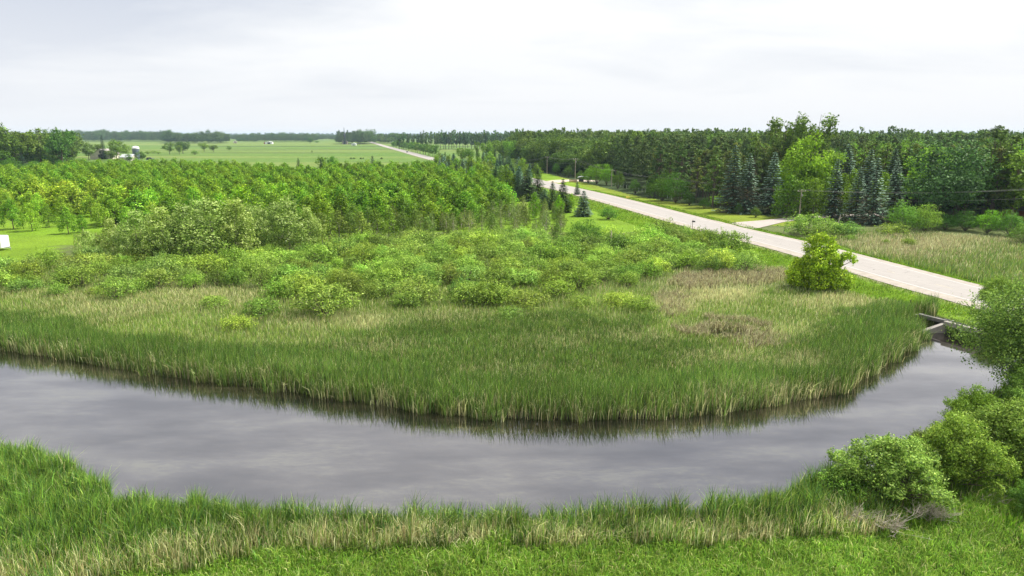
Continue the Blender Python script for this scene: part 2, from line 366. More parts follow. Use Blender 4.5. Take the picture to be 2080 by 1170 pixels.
def ground_mat():
    m = new_mat('ground_cover'); t = m.node_tree
    o = N(t, 'ShaderNodeOutputMaterial'); b = N(t, 'ShaderNodeBsdfPrincipled'); L(t, b.outputs[0], o.inputs[0])
    b.inputs['Roughness'].default_value = 0.95; b.inputs['Specular IOR Level'].default_value = 0.1
    a = N(t, 'ShaderNodeAttribute'); a.attribute_name = 'Col'
    g = N(t, 'ShaderNodeNewGeometry')
    n1 = N(t, 'ShaderNodeTexNoise', i_Scale=1.7, i_Detail=7.0, i_Roughness=0.75); L(t, g.outputs['Position'], n1.inputs['Vector'])
    n2 = N(t, 'ShaderNodeTexNoise', i_Scale=0.09, i_Detail=5.0, i_Roughness=0.6); L(t, g.outputs['Position'], n2.inputs['Vector'])
    m1 = N(t, 'ShaderNodeMapRange', i_1=0.3, i_2=0.7, i_3=0.62, i_4=1.38); L(t, n1.outputs[0], m1.inputs[0])
    m2 = N(t, 'ShaderNodeMapRange', i_1=0.3, i_2=0.7, i_3=0.78, i_4=1.22); L(t, n2.outputs[0], m2.inputs[0])
    mu = N(t, 'ShaderNodeMath', operation='MULTIPLY'); L(t, m1.outputs[0], mu.inputs[0]); L(t, m2.outputs[0], mu.inputs[1])
    v = N(t, 'ShaderNodeVectorMath', operation='SCALE'); L(t, a.outputs['Color'], v.inputs[0]); L(t, mu.outputs[0], v.inputs['Scale'])
    L(t, v.outputs[0], b.inputs['Base Color'])
    bp = N(t, 'ShaderNodeBump', i_Strength=0.9, i_Distance=0.35); L(t, n1.outputs[0], bp.inputs['Height']); L(t, bp.outputs[0], b.inputs['Normal'])
    return m
me = mesh_from('ground', np.stack([GX, GY, Z], -1).reshape(-1, 3), q.ravel(), np.arange(len(q)) * 4, None, GC.reshape(-1, 3), ground_mat(), True)
tag(link(bpy.data.objects.new('ground', me)), kind='structure')
def gz(x, y): return float(ground_z(np.array([x]), np.array([y]))[0])

# ------------------------------------------------------------------ river water
def water_mat():
    m = new_mat('river_water'); t = m.node_tree
    o = N(t, 'ShaderNodeOutputMaterial'); g = N(t, 'ShaderNodeNewGeometry')
    mp = N(t, 'ShaderNodeMapping'); mp.inputs['Scale'].default_value = (0.55, 1.5, 1); mp.inputs['Rotation'].default_value = (0, 0, rad(-8)); L(t, g.outputs['Position'], mp.inputs[0])
    n = N(t, 'ShaderNodeTexNoise', i_Scale=2.6, i_Detail=6.0, i_Roughness=0.7); L(t, mp.outputs[0], n.inputs['Vector'])
    nb = N(t, 'ShaderNodeTexNoise', i_Scale=0.13, i_Detail=4.0, i_Roughness=0.6); L(t, mp.outputs[0], nb.inputs['Vector'])
    bp = N(t, 'ShaderNodeBump', i_Strength=0.10, i_Distance=0.03); L(t, n.outputs[0], bp.inputs['Height'])
    gl = N(t, 'ShaderNodeBsdfGlossy'); gl.inputs['Roughness'].default_value = 0.025; gl.inputs['Color'].default_value = (0.97, 0.955, 0.975, 1); L(t, bp.outputs[0], gl.inputs['Normal'])
    # weed beds and silt just under the surface
    cr = N(t, 'ShaderNodeValToRGB'); e = cr.color_ramp.elements
    e[0].position = 0.42; e[0].color = (0.002, 0.002, 0.004, 1); e[1].position = 0.60; e[1].color = (0.052, 0.050, 0.028, 1)
    k_ = e.new(0.52); k_.color = (0.012, 0.009, 0.007, 1)
    mp2 = N(t, 'ShaderNodeMapping'); mp2.inputs['Scale'].default_value = (0.35, 1.6, 1); mp2.inputs['Rotation'].default_value = (0, 0, rad(-14)); L(t, g.outputs['Position'], mp2.inputs[0])
    nf = N(t, 'ShaderNodeTexNoise', i_Scale=2.4, i_Detail=9.0, i_Roughness=0.85, i_Distortion=1.2); L(t, mp2.outputs[0], nf.inputs['Vector'])
    mm = N(t, 'ShaderNodeMix', data_type='FLOAT'); mm.inputs['Factor'].default_value = 0.55; L(t, nb.outputs[0], mm.inputs['A']); L(t, nf.outputs[0], mm.inputs['B'])
    L(t, mm.outputs['Result'], cr.inputs[0])
    df = N(t, 'ShaderNodeBsdfDiffuse'); L(t, cr.outputs[0], df.inputs[0])
    fr = N(t, 'ShaderNodeFresnel', i_IOR=1.75); L(t, bp.outputs[0], fr.inputs['Normal'])
    ma = N(t, 'ShaderNodeMath', operation='MULTIPLY_ADD', i_1=1.0, i_2=0.185); L(t, fr.outputs[0], ma.inputs[0])
    np_ = N(t, 'ShaderNodeTexNoise', i_Scale=0.10, i_Detail=6.0, i_Roughness=0.6, i_Distortion=0.6); L(t, g.outputs['Position'], np_.inputs['Vector'])
    mq = N(t, 'ShaderNodeMapRange', i_1=0.4, i_2=0.7, i_3=0.0, i_4=0.16); L(t, np_.outputs[0], mq.inputs[0])
    L(t, mq.outputs[0], bp.inputs['Strength'])
    mv = N(t, 'ShaderNodeMapRange', i_1=0.36, i_2=0.6, i_3=0.86, i_4=1.07); L(t, nb.outputs[0], mv.inputs[0])  # noise in mirror strength puts dark cloud reflections into the water material
    mw = N(t, 'ShaderNodeMath', operation='MULTIPLY'); L(t, ma.outputs[0], mw.inputs[0]); L(t, mv.outputs[0], mw.inputs[1])
    s = N(t, 'ShaderNodeMixShader'); L(t, mw.outputs[0], s.inputs[0]); L(t, df.outputs[0], s.inputs[1]); L(t, gl.outputs[0], s.inputs[2])
    L(t, s.outputs[0], o.inputs[0]); return m
wb = MB(); wb.raw([(-200, 30, WZ), (66, 30, WZ), (66, 128, WZ), (-200, 128, WZ)], [(0, 1, 2, 3)])
tag(wb.build('river_water', water_mat()), kind='structure')

# ------------------------------------------------------------------ road
def strip(name, offs0, offs1, dz, mat, y0=-1e9, y1=1e9, dash=None):
    """band between two offsets (m, to the right of the near edge), following the road"""
    V = []; F = []; acc = 0
    S = lowS if dash is None else None
    if dash is not None:
        pts = []; 
        for i in range(len(lowS) - 1):
            l = np.linalg.norm(lowS[i + 1] - lowS[i]); k = max(1, int(l / 1.5))
            for j in range(k): pts.append(lowS[i] + (lowS[i + 1] - lowS[i]) * j / k)
        S = np.array(pts)
    T_ = unit(np.gradient(S, axis=0)); R_ = np.stack([T_[:, 1], -T_[:, 0]], 1)
    if R_[0, 0] < 0: R_ = -R_
    for i in range(len(S)):
        z = float(road_z(S[i, 1])) + dz
        cam_ = 0.0
        V.append((*(S[i] + R_[i] * offs0), z)); V.append((*(S[i] + R_[i] * offs1), z))
    L_ = np.concatenate([[0], np.cumsum(np.linalg.norm(np.diff(S, axis=0), axis=1))])
    for i in range(len(S) - 1):
        if not (y0 < S[i, 1] < y1): continue
        if dash and (L_[i] % (dash[0] + dash[1])) > dash[0]: continue
        F.append((2 * i, 2 * i + 1, 2 * i + 3, 2 * i + 2))
    return pymesh(name, V, F, mat)
def asphalt():
    m = new_mat('pale_asphalt'); t = m.node_tree
    o = N(t, 'ShaderNodeOutputMaterial'); b = N(t, 'ShaderNodeBsdfPrincipled'); L(t, b.outputs[0], o.inputs[0]); b.inputs['Roughness'].default_value = 0.9
    g = N(t, 'ShaderNodeNewGeometry')
    n = N(t, 'ShaderNodeTexNoise', i_Scale=0.5, i_Detail=8.0, i_Roughness=0.7); L(t, g.outputs['Position'], n.inputs['Vector'])
    rt = N(t, 'ShaderNodeMapping'); rt.inputs['Rotation'].default_value = (0, 0, rad(-12.3)); L(t, g.outputs['Position'], rt.inputs[0])
    rt2 = N(t, 'ShaderNodeMapping'); rt2.inputs['Scale'].default_value = (1.3, 0.02, 1); L(t, rt.outputs[0], rt2.inputs[0])
    n2 = N(t, 'ShaderNodeTexNoise', i_Scale=1.0, i_Detail=3.0); L(t, rt2.outputs[0], n2.inputs['Vector'])
    mx = N(t, 'ShaderNodeMix', data_type='FLOAT'); mx.inputs['Factor'].default_value = 0.5; L(t, n.outputs[0], mx.inputs['A']); L(t, n2.outputs[0], mx.inputs['B'])
    cr = N(t, 'ShaderNodeValToRGB'); e = cr.color_ramp.elements
    e[0].position = 0.35; e[0].color = (0.235, 0.218, 0.205, 1); e[1].position = 0.65; e[1].color = (0.275, 0.257, 0.242, 1)
    L(t, mx.outputs['Result'], cr.inputs[0])
    # transverse cracks sealed with tar
    w_ = N(t, 'ShaderNodeTexVoronoi', feature='DISTANCE_TO_EDGE'); ms_ = N(t, 'ShaderNodeMapping'); ms_.inputs['Scale'].default_value = (0.05, 0.11, 1); L(t, rt.outputs[0], ms_.inputs[0])
    nd = N(t, 'ShaderNodeTexNoise', i_Scale=0.7, i_Detail=4.0); L(t, g.outputs['Position'], nd.inputs['Vector'])
    av = N(t, 'ShaderNodeVectorMath', operation='MULTIPLY_ADD'); L(t, nd.outputs['Color'], av.inputs[0]); av.inputs[1].default_value = (0.08, 0.08, 0); L(t, ms_.outputs[0], av.inputs[2])
    L(t, av.outputs[0], w_.inputs['Vector'])
    mc = N(t, 'ShaderNodeMapRange', i_1=0.003, i_2=0.010, i_3=0.62, i_4=1.0); L(t, w_.outputs['Distance'], mc.inputs[0])
    v = N(t, 'ShaderNodeVectorMath', operation='SCALE'); L(t, cr.outputs[0], v.inputs[0]); L(t, mc.outputs[0], v.inputs['Scale'])
    L(t, v.outputs[0], b.inputs['Base Color']); return m
M_ASPH = asphalt(); M_GRAVEL = plain('pinkish_gravel', (0.27, 0.24, 0.205), 0.95, 0.25, 0.9, bump=0.4); M_LINE = plain('road_paint_white', (0.42, 0.41, 0.40), 0.6, 0.12, 1.0)
M_LINEY = plain('road_paint_yellow', (0.34, 0.285, 0.19), 0.6, 0.25, 1.0)
r = link(bpy.data.objects.new('road', strip('road', 2.6, RW - 1.5, 0, M_ASPH))); tag(r, kind='structure')
r = link(bpy.data.objects.new('road_shoulder_near', strip('road_shoulder', 0, 2.6, -0.004, M_GRAVEL))); tag(r, kind='structure')
r = link(bpy.data.objects.new('road_shoulder_far', strip('road_shoulder', RW - 1.5, RW, -0.004, M_GRAVEL))); tag(r, kind='structure')
r = link(bpy.data.objects.new('edge_line_near', strip('edge_line', 2.95, 3.15, 0.006, M_LINE, y1=700))); tag(r, kind='structure')
r = link(bpy.data.objects.new('edge_line_far', strip('edge_line', RW - 2.1, RW - 1.92, 0.006, M_LINE, y1=700))); tag(r, kind='structure')
r = link(bpy.data.objects.new('centre_line', strip('centre_line', 6.95, 7.08, 0.006, M_LINEY, y1=500, dash=(3, 9)))); tag(r, kind='structure')

def drape(name, cl, wl, wr, dz, mat, sub=6):
    cl = np.array(cr_spline(cl, 8)); T_ = unit(np.gradient(cl, axis=0)); R_ = np.stack([T_[:, 1], -T_[:, 0]], 1)
    n = len(cl); wl = np.interp(np.linspace(0, 1, n), np.linspace(0, 1, len(wl)), wl); wr = np.interp(np.linspace(0, 1, n), np.linspace(0, 1, len(wr)), wr)
    V = []; F = []
    for i in range(n):
        for j in range(sub + 1):
            p = cl[i] + R_[i] * (-wl[i] + (wl[i] + wr[i]) * j / sub); V.append((p[0], p[1], gz(*p) + dz))
    for i in range(n - 1):
        for j in range(sub): a = i * (sub + 1) + j; F.append((a, a + 1, a + sub + 2, a + sub + 1))
    return link(bpy.data.objects.new(name, pymesh(name, V, F, mat)))
a0 = np.array(P(1455, 450, 1.2)); 
dr_ = drape('driveway', [tuple(a0), P(1500, 451, 1.0), P(1545, 449, .6), P(1600, 446, 0.1), P(1680, 441, 0), P(1800, 436, 0)], [9, 5, 2.8, 2.4, 2.4], [11, 6, 3, 2.6, 2.6], 0.09, plain('pale_gravel', (0.30, 0.265, 0.24), 0.95, 0.2, 1.0))
tag(dr_, kind='structure')
dr_ = drape('parking_pad', [P(1118, 368, 0.8), P(1150, 366.5, .1), P(1185, 367.5, .1), P(1215, 367.5, 0.1)], [5, 6, 6, 4], [5, 6, 6, 4], 0.1, plain('tan_gravel', (0.40, 0.34, 0.27), 0.95, 0.2, 1.0))
tag(dr_, kind='structure')

# ------------------------------------------------------------------ reeds, sedges and grass (uncountable: stuff)
def blades(name, x, y, h, wd, lean, cb, ct, z=None, mat=None):
    n = len(x); z = ground_z(x, y) if z is None else z
    a = RNG.uniform(0, 2 * math.pi, n); wx = np.cos(a) * wd / 2; wy = np.sin(a) * wd / 2
    b = RNG.uniform(0, 2 * math.pi, n); lx = np.cos(b) * lean * h + 0.04 * h; ly = np.sin(b) * lean * h
    V = np.empty((n, 5, 3)); zb = z - 0.05
    V[:, 0] = np.stack([x - wx, y - wy, zb], 1); V[:, 1] = np.stack([x + wx, y + wy, zb], 1)
    mx, my, mz = x + lx * 0.3, y + ly * 0.3, z + h * 0.6
    V[:, 2] = np.stack([mx + wx * .8, my + wy * .8, mz], 1); V[:, 3] = np.stack([mx - wx * .8, my - wy * .8, mz], 1)
    V[:, 4] = np.stack([x + lx, y + ly, z + h * (1 - 0.35 * lean)], 1)
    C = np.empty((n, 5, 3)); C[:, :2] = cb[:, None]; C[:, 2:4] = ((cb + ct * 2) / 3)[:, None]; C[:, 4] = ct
    base = np.arange(n)[:, None] * 5
    lp = (base + np.array([0, 1, 2, 3, 3, 2, 4])).ravel()
    st = (np.arange(n)[:, None] * 7 + np.array([0, 4])).ravel()
    me = mesh_from(name, V.reshape(-1, 3), lp, st, None, C.reshape(-1, 3), mat or M_BLADE)
    return link(bpy.data.objects.new(name, me))
def scatter(x0, x1, y0, y1, dens, keep):
    n = int((x1 - x0) * (y1 - y0) * dens); x = RNG.uniform(x0, x1, n); y = RNG.uniform(y0, y1, n); k = keep(x, y); return x[k], y[k]
def palette(n, cols, wts=None, jit=0.24):
    cols = np.array(cols); i = RNG.choice(len(cols), n, p=wts); c = cols[i] * (1 + RNG.normal(0, jit, (n, 1))) * (1 + RNG.normal(0, 0.05, (n, 3))); return np.clip(c, 0.004, 0.9)
def clump(x, y, s, seed):  # 0..1 density modulation
    return np.clip(fnoise(x, y, s, seed) * 0.5 + 0.5, 0, 1)
cat_up = [(-400, 600), (0, 636), (150, 664), (300, 700), (450, 716), (600, 705), (750, 690), (850, 655), (1000, 652), (1150, 642), (1300, 655), (1400, 712), (1500, 738), (1600, 700), (1700, 640), (1800, 612), (1868, 622), (2100, 640)]
CUX = [a for a, b in cat_up]; CUY = [b for a, b in cat_up]
TAN = [(1450, 590, 90, 26, .9), (1545, 562, 70, 18, .9), (1380, 615, 50, 18, .75), (1720, 612, 100, 20, .6), (430, 598, 160, 22, .55), (240, 622, 120, 22, .45), (330, 580, 90, 14, .5), (700, 650, 120, 16, .6), (760, 700, 110, 16, .35),
       (1620, 742, 70, 20, .75), (1500, 725, 110, 18, .5), (1280, 682, 70, 14, .5), (1010, 752, 120, 14, .3), (1130, 690, 90, 14, .35), (1410, 568, 40, 14, .9), (640, 752, 90, 12, .35), (905, 640, 120, 12, .4), (1540, 800, 120, 14, .45),
       (60, 590, 90, 16, .35), (1250, 560, 80, 18, .3), (160, 600, 80, 16, .4), (1600, 675, 90, 16, .35)]
def tanness(x, y):
    X, Y = pix(x, y, 0.5); t = np.zeros(x.shape)
    for px, py, rx, ry, s in TAN:
        d = np.hypot((X - px) / rx, (Y - py) / ry) + 0.35 * fnoise(x, y, 0.5, px); t = np.maximum(t, s * np.clip(1.5 - d, 0, 1))
    return t
def in_farbank(x, y):
    X, Y = pix(x, y, 0); ok = (y > 50) & ((~inside(x, y, RIV)) | (segdist(x, y, RIV) < 0.45 + 1.0 * np.clip(fnoise(x, y, 1.1, 44), 0, 1))) & (y > np.interp(x, [-190, -60, 0, 30, 52], [82, 58, 50, 54, 70]))
    return ok & ~inside(x, y, POOL) & (segdist(x, y, ROADC, False) > RW / 2 + 4.5) & (X > -160) & (X < 1900)
def keep_cat(x, y):
    k = in_farbank(x, y); X, Y = pix(x, y, 0)
    b = np.interp(X, CUX, CUY) + 18 * fnoise(x, y, 0.30, 5) + 26 * (RNG.random(x.shape) - .5) * RNG.random(x.shape)
    return k & (Y > b) & (RNG.random(x.shape) < 0.35 + 0.75 * clump(x, y, 0.8, 6)) & (x < 58)
def keep_sedge(x, y):
    k = in_farbank(x, y); X, Y = pix(x, y, 0); b = np.interp(X, CUX, CUY) + 14 * fnoise(x, y, 0.35, 5)
    return k & ((Y < b + 25) | (RNG.random(x.shape) < .22)) & (Y > 470 + 0 * X) & (RNG.random(x.shape) < np.clip(105 / y, 0.25, 1) ** 1.6 * (0.45 + 0.6 * clump(x, y, 0.9, 8))) & ~((X < 150) & (Y < 545)) & ((Y > 592) | (RNG.random(x.shape) < .38)) & ~((X > 1330) & (segdist(x, y, ROADC, False) < RW / 2 + 7))
x, y = scatter(-120, 60, 50, 112, 95, keep_cat); n = len(x)
sdr = segdist(x, y, RIV)
t = tanness(x, y); tn = RNG.random(n) < t * 0.75 + 0.15 + .5 * (sdr < 1.0) * clump(x, y, 1.6, 45) ** 2
g1 = clump(x, y, 0.25, 31)[:, None]
ct = palette(n, [(0.068, 0.130, 0.030), (0.10, 0.175, 0.036), (0.040, 0.09, 0.035), (0.17, 0.23, 0.07)], [.32, .28, .25, .15], .38) * (0.82 + 0.4 * g1)
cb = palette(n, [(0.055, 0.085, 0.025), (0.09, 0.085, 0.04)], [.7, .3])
tc_ = palette(n, [(0.33, 0.31, 0.23), (0.42, 0.40, 0.31), (0.22, 0.20, 0.14)]); ct[tn] = tc_[tn]; cb[tn] = tc_[tn] * 0.8
edge = np.clip(1.3 - sdr / 7, 0, 1)
h = RNG.uniform(1.0, 1.9, n) * (0.64 + 0.82 * edge - .16 + 0.40 * clump(x, y, 0.7, 33)) * np.where(tn, 0.8, 1)
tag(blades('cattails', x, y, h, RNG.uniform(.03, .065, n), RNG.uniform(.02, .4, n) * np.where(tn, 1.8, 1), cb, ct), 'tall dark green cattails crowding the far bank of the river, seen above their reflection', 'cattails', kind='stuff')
x, y = scatter(-135, 64, 56, 165, 48, keep_sedge); n = len(x)
t = tanness(x, y); tn = RNG.random(n) < t * 0.9 + 0.20
ct = palette(n, [(0.135, 0.205, 0.050), (0.175, 0.235, 0.065), (0.09, 0.16, 0.05), (0.21, 0.24, 0.09)], [.35, .3, .2, .15]) * (0.8 + 0.4 * clump(x, y, 0.2, 41)[:, None])
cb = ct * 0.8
tc_ = palette(n, [(0.34, 0.33, 0.23), (0.44, 0.42, 0.32), (0.25, 0.23, 0.16)]); ct[tn] = tc_[tn]; cb[tn] = tc_[tn] * 0.9
h = RNG.uniform(0.45, 1.1, n) * (0.75 + 0.4 * clump(x, y, 0.5, 43))
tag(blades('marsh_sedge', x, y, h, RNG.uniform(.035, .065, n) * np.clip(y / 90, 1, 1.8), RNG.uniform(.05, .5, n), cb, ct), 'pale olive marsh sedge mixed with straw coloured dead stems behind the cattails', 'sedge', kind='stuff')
# matted dead reed patches
def keep_mat(x, y):
    X, Y = pix(x, y, 0.3); k = np.zeros(x.shape, bool)
    for px, py, rx, ry, d_ in ((1475, 670, 80, 15, .55), (1410, 570, 40, 14, .5), (1365, 612, 34, 20, .22), (1530, 560, 90, 15, .22), (1560, 694, 60, 14, .22), (1625, 745, 60, 18, .2)):
        k |= (np.hypot((X - px) / rx, (Y - py) / ry) + 0.7 * fnoise(x, y, 1.2, px) < 1) & (RNG.random(x.shape) < d_)
    return k & ~inside(x, y, POOL)
x, y = scatter(5, 60, 70, 125, 130, keep_mat); n = len(x)
c = palette(n, [(0.33, 0.30, 0.26), (0.22, 0.19, 0.155), (0.12, 0.095, 0.08)])
tag(blades('dead_reeds', x, y, RNG.uniform(.6, 1.5, n), RNG.uniform(.04, .07, n), RNG.uniform(.2, .9, n), c * .8, c), 'broken brown dead reeds matted round the small dark pool in the marsh', 'dead reeds', kind='stuff')
# near bank
def keep_near(x, y):
    sd = segdist(x, y, RIV); ins = inside(x, y, RIV); up = np.interp(x, [-60, -26, -19, -14, -9, 8, 20, 34, 60], [30.5, 31, 33.6, 35.4, 36.0, 36.0, 37.0, 40, 40])
    return (y < 62) & ((~ins) | (sd < 0.7)) & (y > up + 0.5 * fnoise(x, y, 0.7, 3)) & (y < np.interp(x, [-190, -60, 0, 30, 60], [90, 60, 50, 50, 55])) & (np.abs(x) < 0.82 * y + 4)
def keep_nr(x, y):
    return keep_near(x, y) & (RNG.random(x.shape) < 0.35 + 0.8 * clump(x, y, 1.3, 51)) & (x < 24)
x, y = scatter(-52, 32, 31, 62, 230, keep_nr); n = len(x)
sd = segdist(x, y, RIV); yb = np.interp(x, [-60, -26, -19, -14, -9, 8, 20, 34], [32, 33.0, 34.6, 35.6, 36.0, 36.0, 37.0, 40])
dryf = np.clip(1.15 - (y - yb) / 2.6, 0, 1) * (.35 + .9 * clump(x, y, 0.8, 53)); tn = RNG.random(n) < dryf * 0.72 + 0.07
lf = np.clip((-x - 14) / 14, 0, 1)[:, None]
ct = palette(n, [(0.075, 0.140, 0.034), (0.11, 0.185, 0.036), (0.04, 0.09, 0.036), (0.19, 0.24, 0.07)], [.30, .3, .24, .16], .4) * (0.8 + 0.35 * clump(x, y, 0.7, 55)[:, None]) * (1 + 0.25 * lf)
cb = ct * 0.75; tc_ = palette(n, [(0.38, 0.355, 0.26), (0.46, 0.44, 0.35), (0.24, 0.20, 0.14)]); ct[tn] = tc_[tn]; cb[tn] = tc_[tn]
h = RNG.uniform(.7, 2.1, n) * (0.52 + 0.85 * clump(x, y, 1.5, 57)) * np.where(tn, RNG.uniform(.5, 1.0, n), 1)
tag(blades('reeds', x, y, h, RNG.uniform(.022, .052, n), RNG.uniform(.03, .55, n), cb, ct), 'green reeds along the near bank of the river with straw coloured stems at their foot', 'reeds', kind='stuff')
def keep_fg(x, y):
    up = np.interp(x, [-60, -26, -19, -14, -9, 8, 20, 34, 60], [31.5, 32.0, 34.2, 36.0, 36.6, 36.9, 38.4, 42.5, 46])
    return (y < up + 0.5 * fnoise(x, y, 0.7, 3)) & (np.abs(x) < 0.9 * y + 2)
x, y = scatter(-34, 42, 30.5, 47, 290, keep_fg); n = len(x)
g1 = clump(x, y, 0.5, 61)[:, None]
ct = palette(n, [(0.125, 0.225, 0.035), (0.17, 0.265, 0.05), (0.075, 0.15, 0.03), (0.24, 0.29, 0.09), (0.38, 0.36, 0.24)], [.34, .28, .2, .13, .05], .38) * (0.8 + 0.35 * g1)
h = RNG.uniform(.2, .75, n) * (0.35 + 1.25 * clump(x, y, 1.3, 63)); h = np.where(RNG.random(n) < 0.04, h * 1.7, h)
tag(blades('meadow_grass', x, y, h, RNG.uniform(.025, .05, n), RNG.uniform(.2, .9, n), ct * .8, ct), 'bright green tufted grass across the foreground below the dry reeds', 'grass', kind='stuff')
# rank herbs under the right bank bushes
def keep_rb(x, y):
    return (~inside(x, y, RIV)) & (x > 20) & (x < 72) & (y > 38) & (y < 84) & (x > np.interp(y, [38, 45.6, 55, 66, 79, 84], [22, 24, 36, 50, 60, 62])) & (segdist(x, y, ROADC, False) > RW / 2 + 2)
x, y = scatter(20, 72, 38, 84, 45, keep_rb); n = len(x)
ct = palette(n, [(0.09, 0.17, 0.02), (0.13, 0.20, 0.03), (0.06, 0.13, 0.02), (0.28, 0.26, 0.17)], [.4, .28, .24, .08])
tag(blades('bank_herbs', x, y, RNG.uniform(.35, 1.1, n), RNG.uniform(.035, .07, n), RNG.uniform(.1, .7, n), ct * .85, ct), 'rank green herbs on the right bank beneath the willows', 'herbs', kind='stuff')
# dry litter mound by the near bank
x, y = scatter(-24, 16, 35, 39.5, 150, lambda x, y: (RNG.random(x.shape) < np.clip(fnoise(x, y, 0.9, 71) * 1.6 - .1, 0, 1)) | (np.hypot((x + 4.6) / 1.7, (y - 37.3) / .75) < 1) | (np.hypot((x + 12.2) / 1.6, (y - 37.6) / .5) < 1)); 
k = np.abs(y - np.interp(x, [-22, -10, 8, 14], [37, 37.2, 37.3, 37.8])) < 0.9; x = x[k]; y = y[k]; n = len(x)
c = palette(n, [(0.38, 0.35, 0.28), (0.46, 0.43, 0.36), (0.25, 0.21, 0.17)])
mound = 0.25 * np.exp(-(((x + 4.6) / 1.5) ** 2 + ((y - 37.3) / .6) ** 2))
tag(blades('reed_litter', x, y, RNG.uniform(.35, 1.1, n), RNG.uniform(.022, .045, n), RNG.uniform(.6, 1.8, n), c, c, z=ground_z(x, y) + mound), 'tangled heap of bleached dead reeds lying along the near bank', 'dead reeds', kind='stuff')
# rank grass on the road banks
def keep_rs(x, y):
    d = segdist(x, y, ROADC, False); return (d > RW / 2 + 0.05 + 0.35 * clump(x, y, 1.4, 81)) & (d < RW / 2 + 8) & ((RNG.random(x.shape) < np.clip(120 / y, .2, 1) ** 1.5)) & ~inside(x, y, RIV) & (ground_z(x, y) > 0)
x, y = scatter(16, 100, 78, 300, 26, keep_rs); n = len(x)
ct = palette(n, [(0.095, 0.18, 0.014), (0.13, 0.21, 0.02), (0.07, 0.13, 0.02), (0.19, 0.21, 0.05)], [.4, .3, .2, .1]) * (0.8 + 0.35 * clump(x, y, 0.4, 83)[:, None])
h = RNG.uniform(.15, .42, n) * (0.5 + 0.9 * clump(x, y, .8, 85))
tag(blades('verge_grass', x, y, h, RNG.uniform(.05, .09, n) * np.clip(y / 110, 1, 2.2), RNG.uniform(.2, .9, n), ct * .85, ct), 'vivid green rank grass on both banks of the highway', 'grass', kind='stuff')
# marsh beyond the road
def keep_rm(x, y):
    X, Y = pix(x, y, 0); d = segdist(x, y, ROADC, False)
    return (d > RW / 2 + 5.5) & (x > 70) & (X < 2160) & (Y > np.interp(X, [1690, 1800, 1900, 2080], [470, 474, 478, 492])) & (RNG.random(x.shape) < 0.4 + .6 * clump(x, y, .4, 91))
x, y = scatter(72, 175, 100, 190, 22, keep_rm); n = len(x); X, Y = pix(x, y, 0)
t = np.clip(1.25 - np.hypot((X - 1850) / 210, (Y - 500) / 26), 0, 1) * 0.9 + .12 + 0.4 * np.clip(fnoise(x, y, .22, 92), 0, 1); tn = RNG.random(n) < t
ct = palette(n, [(0.12, 0.18, 0.05), (0.08, 0.145, 0.05), (0.16, 0.20, 0.06)]); tc_ = palette(n, [(0.28, 0.26, 0.20), (0.36, 0.34, 0.28), (0.21, 0.18, 0.14)]); ct[tn] = tc_[tn]
tag(blades('marsh_reeds', x, y, RNG.uniform(.5, 1.4, n), RNG.uniform(.06, .11, n), RNG.uniform(.05, .45, n), ct * .85, ct), 'dry tan and green reeds filling the wet ground on the far side of the road', 'reeds', kind='stuff')

# ------------------------------------------------------------------ tree and shrub prototypes
def blob_leaves(r, blobs, n, leaf, pal, wts=None, aspect=0.66, out=0.85, up=0.42, shell=0.38, jit=0.22, top=None, sprig=.3):
    blobs = np.array(blobs, float); a = blobs[:, 3] * blobs[:, 4] + blobs[:, 3] * blobs[:, 5]; i = r.choice(len(blobs), n, p=a / a.sum())
    u = unit(r.normal(size=(n, 3))); rr = (1 - shell * r.random(n) ** 0.7 + 0.15 * r.normal(size=n))[:, None]
    pos = blobs[i, :3] + u * blobs[i, 3:6] * rr
    pos += 0.14 * blobs[i, 3:4] * np.sin(pos * 5.1 / (blobs[i, 3:4] + .2))
    nrm = unit(u * out + unit(r.normal(size=(n, 3))) * 0.62 + np.array([0, 0, up])); tg_ = r.normal(size=(n, 3)); tg_[:, 2] += 0.2
    pal = np.array(pal); ci = r.choice(len(pal), n, p=wts); bj = (1 + r.normal(0, jit * 0.7, (len(blobs), 1)))[i]
    c = np.clip(pal[ci] * (1 + r.normal(0, jit, (n, 1))) * bj, 0.004, 0.9)
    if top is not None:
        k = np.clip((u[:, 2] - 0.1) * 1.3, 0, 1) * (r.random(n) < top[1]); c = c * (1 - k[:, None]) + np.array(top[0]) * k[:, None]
    ln = leaf * r.uniform(.6, 1.5, n)
    # shoots that stick out of the outline, leaves strung along them
    m = max(4, int(n * sprig / 12)); j = r.choice(len(blobs), m, p=a / a.sum()); us = r.normal(size=(m, 3)); us[:, 2] = np.abs(us[:, 2]) * .9; us = unit(us)
    ds = unit(us + np.array([0, 0, .55]) + r.normal(size=(m, 3)) * .3); ls = blobs[j, 3] * r.uniform(.25, .75, m); s0 = blobs[j, :3] + us * blobs[j, 3:6] * .85
    q = r.integers(0, m, int(n * sprig)); tt = r.random(len(q))[:, None]
    pos[:len(q)] = s0[q] + ds[q] * ls[q][:, None] * tt + r.normal(size=(len(q), 3)) * (.16 * ls[q][:, None] * (1.1 - tt) + leaf * .12)
    nrm[:len(q)] = unit(r.normal(size=(len(q), 3)) + np.array([0, 0, .5])); tg_[:len(q)] = ds[q] + r.normal(size=(len(q), 3)) * .5; ln[:len(q)] *= .8
    return leaf_quads(pos, nrm, tg_, ln, ln * aspect, c)
